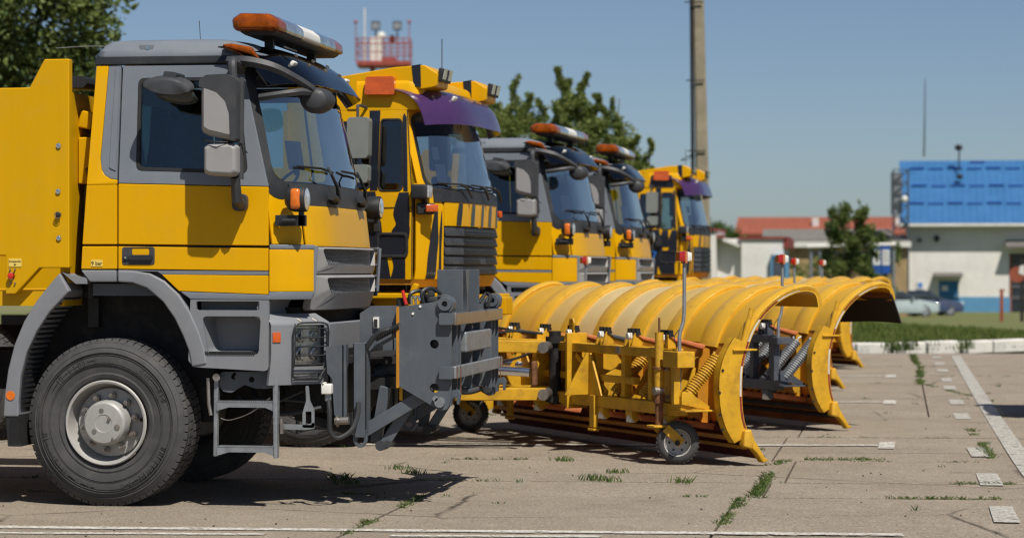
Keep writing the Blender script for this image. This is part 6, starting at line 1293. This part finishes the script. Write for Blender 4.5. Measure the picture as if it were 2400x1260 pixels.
MB().box(0,.25,.25,9,0,5.95).box(14.75,15,.25,9,0,5.95).box(0,15,9,9.25,0,5.95).prism([(0.25,5.95),(9,5.95),(4.6,10.0)], .02, .2, 'yz').build('wall', 'wall_white', B)
for x0, x1 in ((0,2.1),(3.42,6.85),(9.6,15)): MB().box(x0,x1,-.03,.25,0,1.05).build('plinth_band', 'blue_paint', B)
rf = MB().prism([(-.85,5.90),(4.6,10.35),(10.05,5.90),(10.05,6.05),(4.6,10.5),(-.85,6.05)], -.55, 15.5, 'yz').build('roof', 'roof_blue', B)
for j, (t, off) in enumerate(((.30,.0),(.58,.1),(.86,.05),(.97,.3))):
    for k in range(13):
        if j == 3 and k != 3: continue
        y = lerp(-.85,4.6,t); z = lerp(6.06,10.53,t); x = .1+k*1.31+off+(.1 if j == 1 else 0)
        MB().obox((x+.5,y-.05,z+.06-.05*(k%2)), (1.02,.10,.12), (R(41.8),0,0)).build('snow_guard', 'sign_blue', rf)
sm = MB()
for k in range(34): sm.prism([(-.86,6.055),(4.6,10.505),(4.6,10.54),(-.86,6.09)], -.5+k*.47, -.5+k*.47+.03, 'yz')
tag(sm.build('roof_seams', 'roof_blue', rf), kind='stuff')
MB().box(-.55,15.5,-.95,-.84,5.83,6.02).build('gutter', 'wall_white', rf); MB().box(-.1,.05,-.15,0,0,5.85).build('downpipe', 'wall_white', B)
MB().box(8.6,9.2,4.1,4.9,10.6,11.25).build('roof_vent', 'roof_blue', rf, bevel=.05)
d = MB().prism([(2.12,0),(3.40,0),(3.40,2.13),(2.12,2.13)], .12, .18).build('door', 'door_blue', B); MB().box(2.3,2.7,.10,.12,1.45,1.8).build('pane', 'sign_white', d)
MB().prism([(-.95,2.42),(0,2.62),(0,2.72),(-.95,2.52)], 1.75, 3.7, 'yz').build('porch_roof', 'roof_grey', B)
MB().prism([(-1.0,4.35),(0,4.75),(0,4.9),(-1.0,4.5)], 6.55, 10.2, 'yz').build('porch_roof', 'roof_grey', B)
gd = MB().box(6.9,9.55,.12,.2,0,3.95).build('garage_door', 'glass_dark', B)
for z in (.9,1.7,2.5,3.2): MB().box(6.9,9.55,.05,.12,z,z+.08).build('door_rail', 'dash', gd)
MB().box(6.8,6.95,.0,.12,0,4.0).build('door_frame', 'brick_red', gd)
MB().ball((1.95,-.2,5.0),(.18,.25,.25),10,8).build('wall_lamp', 'black_plastic', B); MB().obox((.8,-.12,4.9),(.3,.2,.25)).build('wall_box', 'roof_grey', B)
cm = MB().tube([(3.5,3.3,9.75),(3.55,3.4,11.2)], .06, 6).ball((3.5,3.3,11.35),(.28,.25,.22),10,8).build('siren_mast', 'chassis_black', rf); MB().ball((3.55,2.4,9.3),(.25,.22,.18),10,8).build('roof_lamp', 'chassis_black', rf)
MB().tube([(1.15,4.6,10.8),(1.2,4.6,13.6),(1.22,4.6,16.2)], [.07,.05,.03], 6).build('aerial_mast', 'dark_plastic', rf)
MB().obox((.85,-.06,1.85),(.5,.04,.55)).build('notice', 'sign_white', B); MB().obox((.85,-.09,1.85),(.26,.03,.3)).build('notice_print', 'blue_print', B)
# white low building
B = bld('white_building', 9.0, 112, 'low white rendered building with a thin red roof edge behind the plows')
MB().box(-.15,.45,0,6,0,4.1).build('gable_wall', 'wall_white', B); MB().box(-.2,.5,-.1,6,4.1,4.22).build('gable_coping', 'red_trim', B)
MB().box(.45,2.05,.9,6,0,3.75).build('wall', 'wall_white', B); MB().box(1.6,3.55,.35,6,0,3.72).build('wall', 'wall_white', B)
MB().prism([(.35,3.80),(1.5,3.35),(1.55,3.45),(.35,3.98)], .2, 1.2).build('canopy', 'tower_white', B); MB().box(.45,.8,.1,1.2,3.78,3.92).build('canopy_edge', 'red_trim', B)
MB().box(1.45,3.72,.25,6,3.72,3.84).box(3.55,3.80,.3,6,3.3,3.72).build('roof_edge', 'red_trim', B)
gt = MB().box(3.05,3.62,.1,.3,0,2.9).build('steel_door', 'frame_grey', B); MB().box(2.98,3.06,.05,.32,0,3.0).box(3.62,3.80,.05,.32,0,3.0).box(2.98,3.8,.05,.32,2.9,3.0).build('door_frame', 'blue_paint', gt)
# tan building with a white cornice
B = bld('tan_building', 15.0, 132, 'tan wall with a white cornice behind the pipe gantry')
MB().box(0,6.5,0,5,0,3.75).build('wall', 'wall_tan', B); MB().box(0,6.7,-.35,5.2,3.75,4.05).build('cornice', 'tower_white', B); MB().box(.1,6.6,.2,5,4.05,4.15).build('roof', 'roof_grey', B)
MB().prism([(1.2,0),(2.2,0),(2.2,2.3),(1.2,2.3)], -.06, .0).build('door', 'roof_grey', B)
B = bld('grey_roof_building', 17.4, 165, 'low building with a plain grey roof in front of the red roof')
MB().box(0,8.0,0,5,0,4.4).build('wall', 'wall_tan', B); MB().prism([(-.4,4.35),(2.6,5.55),(5.4,4.35),(5.4,4.5),(2.6,5.7),(-.4,4.5)], -.4, 8.4, 'yz').build('roof', 'roof_grey', B)
B = bld('red_roof_building', 18.0, 190, 'long building with a red tiled roof on the skyline')
MB().box(0,24,0,9,0,5.7).build('wall', 'wall_tan', B)
rr_ = MB().prism([(-.5,5.6),(4.5,6.95),(9.5,5.6),(9.5,5.75),(4.5,7.1),(-.5,5.75)], -.5, 24.5, 'yz').build('roof', 'roof_red', B)
rs = MB()
for k in range(64): rs.prism([(-.5,5.755),(4.5,7.105),(4.5,7.16),(-.5,5.81)], -.5+k*.39, -.5+k*.39+.12, 'yz')
tag(rs.build('tile_rows', 'roof_red', rr_), kind='stuff')
for x in (5.5, 12.0): MB().box(x,x+.5,1.6,2.4,6.0,7.0).build('chimney', 'tower_white', rr_)
# pipe gantry, sign board, lattice mast, red posts
B = bld('pipe_gantry', 13.2, 108, 'grey overhead pipe on posts crossing in front of the tan wall', 'pipe')
MB().cyl((0,0,3.28),(3.9,0,3.38),.09,n=10).build('pipe', 'tower_white', B); MB().cyl((.2,.2,2.95),(3.7,.2,3.05),.06,n=8).build('pipe', 'galvanised', B)
for x in (.15,.55,3.8): MB().cyl((x,.1,0),(x,.1,3.35),.07,n=8).build('post', 'galvanised', B)
B = bld('parking_sign', 15.65, 105, 'pair of blue and white sign panels on a post at the right', 'sign')
for x in (0,.40):
    pn = MB().box(x,x+.37,-.02,.02,2.05,3.25).build('panel', 'sign_blue', B)
    MB().box(x+.03,x+.34,-.028,-.021,2.42,3.08).build('white_field', 'sign_white', pn)
    if x == 0: MB().prism(rpoly([(.14,2.55),(.25,2.55),(.25,2.85),(.22,2.9),(.14,2.9)], .02), -.034, -.029).build('pictogram', 'black_print', pn)
    else:
        for z in (2.55,2.65,2.75,2.85,2.95): MB().box(x+.07,x+.30,-.034,-.029,z,z+.025).build('text_line', 'roof_grey', pn)
MB().cyl((.385,.05,0),(.385,.05,3.3),.035,n=8).build('post', 'galvanised', B)
B = bld('lattice_mast', 25.7, 163, 'grey steel lattice mast with a cage standing against the blue roofed building', 'mast')
for x in (0,1.0):
    for y in (0,1.0): MB().beam((x,y,0),(x,y,9.6),.12,.12).build('leg', 'frame_grey', B)
for k in range(12):
    z = k*.8; MB().beam((0,0,z),(1,0,z+.8),.06,.06).build('brace', 'frame_grey', B); MB().beam((0,0,z+.8),(1,0,z+.8),.07,.07).build('rung', 'frame_grey', B); MB().beam((0,1,z),(1,1,z+.8),.06,.06).build('brace', 'frame_grey', B)
MB().box(-.15,.6,.1,.8,6.6,9.4).build('cage', 'galvanised', B); MB().ball((.75,-.2,7.6),(.22,.2,.25),10,8).build('dish', 'tower_white', B); MB().box(.1,.9,.2,.9,0,5.2).build('cabinet', 'frame_grey', B)
for k in range(6): MB().box(-.1,1.05,-.06,.0,.9*k+.3,.9*k+.42).build('step', 'frame_grey', B)
B = bld('red_post', 20.25, 100, 'thin red post standing in the grass at the right', 'post')
MB().box(-.07,.07,-.07,.07,0,1.35).box(-.1,.16,-.05,.05,1.28,1.33).build('shaft', 'brick_red', B, bevel=.01)
B = bld('round_sign', 20.9, 100, 'rusty round sign on a dark post at the right edge', 'sign')
MB().cyl((0,0,1.95),(0,.04,1.95),.33,n=24).build('disc', 'brick_red', B); MB().box(.12,.26,.05,.13,-.3,2.6).build('post', 'chassis_black', B); MB().prism([(.05,2.0),(.3,1.9),(.3,2.35),(.1,2.3)], -.02, -.01).build('disc_patch', 'tower_white', B)

# ---------------------------------------------------------------- parked cars
def car(lat, D, body, label, rz=0.0, L_=4.3, hh=1.46, wn_=1.74):
    p = W(lat, D); T = empty('parked_car', (p.x,p.y,lawn_z(D)-.02), TH+rz, label, 'car', 'cars parked by the blue roofed building')
    h = wn_/2
    def sec(x, zb, zt, w_, wt): return [Vector((x,-w_,zb)),Vector((x,-w_*1.02,lerp(zb,zt,.45))),Vector((x,-wt,zt*.96)),Vector((x,-wt*.7,zt)),Vector((x,wt*.7,zt)),Vector((x,wt,zt*.96)),Vector((x,w_*1.02,lerp(zb,zt,.45))),Vector((x,w_,zb))]
    MB().loft([sec(0,.35,.62,h*.8,h*.75), sec(.12,.24,.78,h*.95,h*.85), sec(1.1,.22,.95,h,h*.88), sec(1.3,.22,1.0,h,h*.88), sec(3.5,.22,1.02,h,h*.86), sec(4.1,.24,1.0,h*.95,h*.82), sec(L_,.35,.8,h*.85,h*.75)]).build('body', body, T, bevel=.03, seg=2, angle=30)
    MB().loft([sec(1.2,.9,.99,h*.9,h*.84), sec(1.75,.9,hh-.12,h*.9,h*.72), sec(2.1,.9,hh,h*.9,h*.68), sec(3.2,.9,hh-.02,h*.9,h*.68), sec(3.9,.9,1.05,h*.88,h*.8)]).build('glasshouse', 'glass_dark', T, bevel=.02, angle=30)
    MB().loft([sec(1.85,hh-.08,hh-.03,h*.74,h*.70), sec(2.15,hh-.05,hh+.02,h*.74,h*.68), sec(3.2,hh-.07,hh,h*.74,h*.68), sec(3.45,hh-.15,hh-.07,h*.76,h*.7)]).build('roof', body, T)
    for x in (.85,3.45):
        for s_ in (-1,1): 
            wl_ = MB().lathe([(.2,-.1),(.29,-.1),(.315,-.06),(.315,.06),(.29,.1),(.2,.1)], (x,s_*(h-.1),.315), n=24).build('wheel', 'tyre', T); MB().cyl((x,s_*(h-.18),.315),(x,s_*(h+.0),.315),.2,n=18).build('rim', 'galvanised', wl_)
    for s_ in (-1,1): MB().obox((.1,s_*h*.66,.70),(.2,.34,.14)).build('headlight', 'lamp_reflector', T, bevel=.03); MB().obox((L_-.05,s_*h*.68,.78),(.1,.25,.16)).build('tail_light', 'red_lens', T, bevel=.02); MB().obox((1.55,s_*(h+.05),1.0),(.12,.14,.1)).build('door_mirror', body, T, bevel=.02)
    return T
mat('car_white', (.70,.71,.71), .3, var=.02, coat=.6); mat('car_navy', (.03,.045,.09), .25, var=.05, coat=.8); mat('car_teal', (.30,.36,.36), .3, var=.05, coat=.6)
car(22.6, 134, 'car_white', 'white van-like car half hidden behind the plow flap', pi+R(14), 4.4, 1.85)
car(22.4, 128, 'car_teal', 'silver grey car in front of the white car', pi+R(10), 4.2, 1.4)
car(25.2, 136, 'car_navy', 'dark blue car parked nearest the blue door', pi+R(8), 4.3, 1.42)

# a striped truck facing the row from the right: only its shadow reaches the picture
T6 = copy_tree(TB, None, [c for c in TB.children if c.name.startswith('fleet_number')]); T6.location = (3.42, 27.4, 0); T6.rotation_euler = (0,0,R(182))
tag(T6, 'striped truck parked just outside the right edge whose shadow crosses the lane line', 'truck', 'tiger striped trucks')

# trees on the near side of the yard, mirrored in the cab windows
src = [o for o in bpy.data.objects if o.name.startswith('bushy_tree') and o.parent is None]
for k, (x, y, sc_, lab) in enumerate(((-16, -34, 1.5, 'broad tree behind the viewer, mirrored low in the nearest side window'), (-10, -38, 1.25, 'second tree behind the viewer, mirrored in the cab windows'), (-4, -36, 1.4, 'third tree behind the viewer, right of the second'), (26, 8, 1.5, 'tree off to the right, mirrored in the windscreens'), (33, 26, 1.6, 'farther tree off to the right, mirrored in the windscreens'))):
    t = copy_tree(src[k % 2]); t.location = (x, y, -.2); t.scale = (sc_*1.6, sc_*1.6, sc_); tag(t, lab, 'tree', 'trees on the near side of the yard')
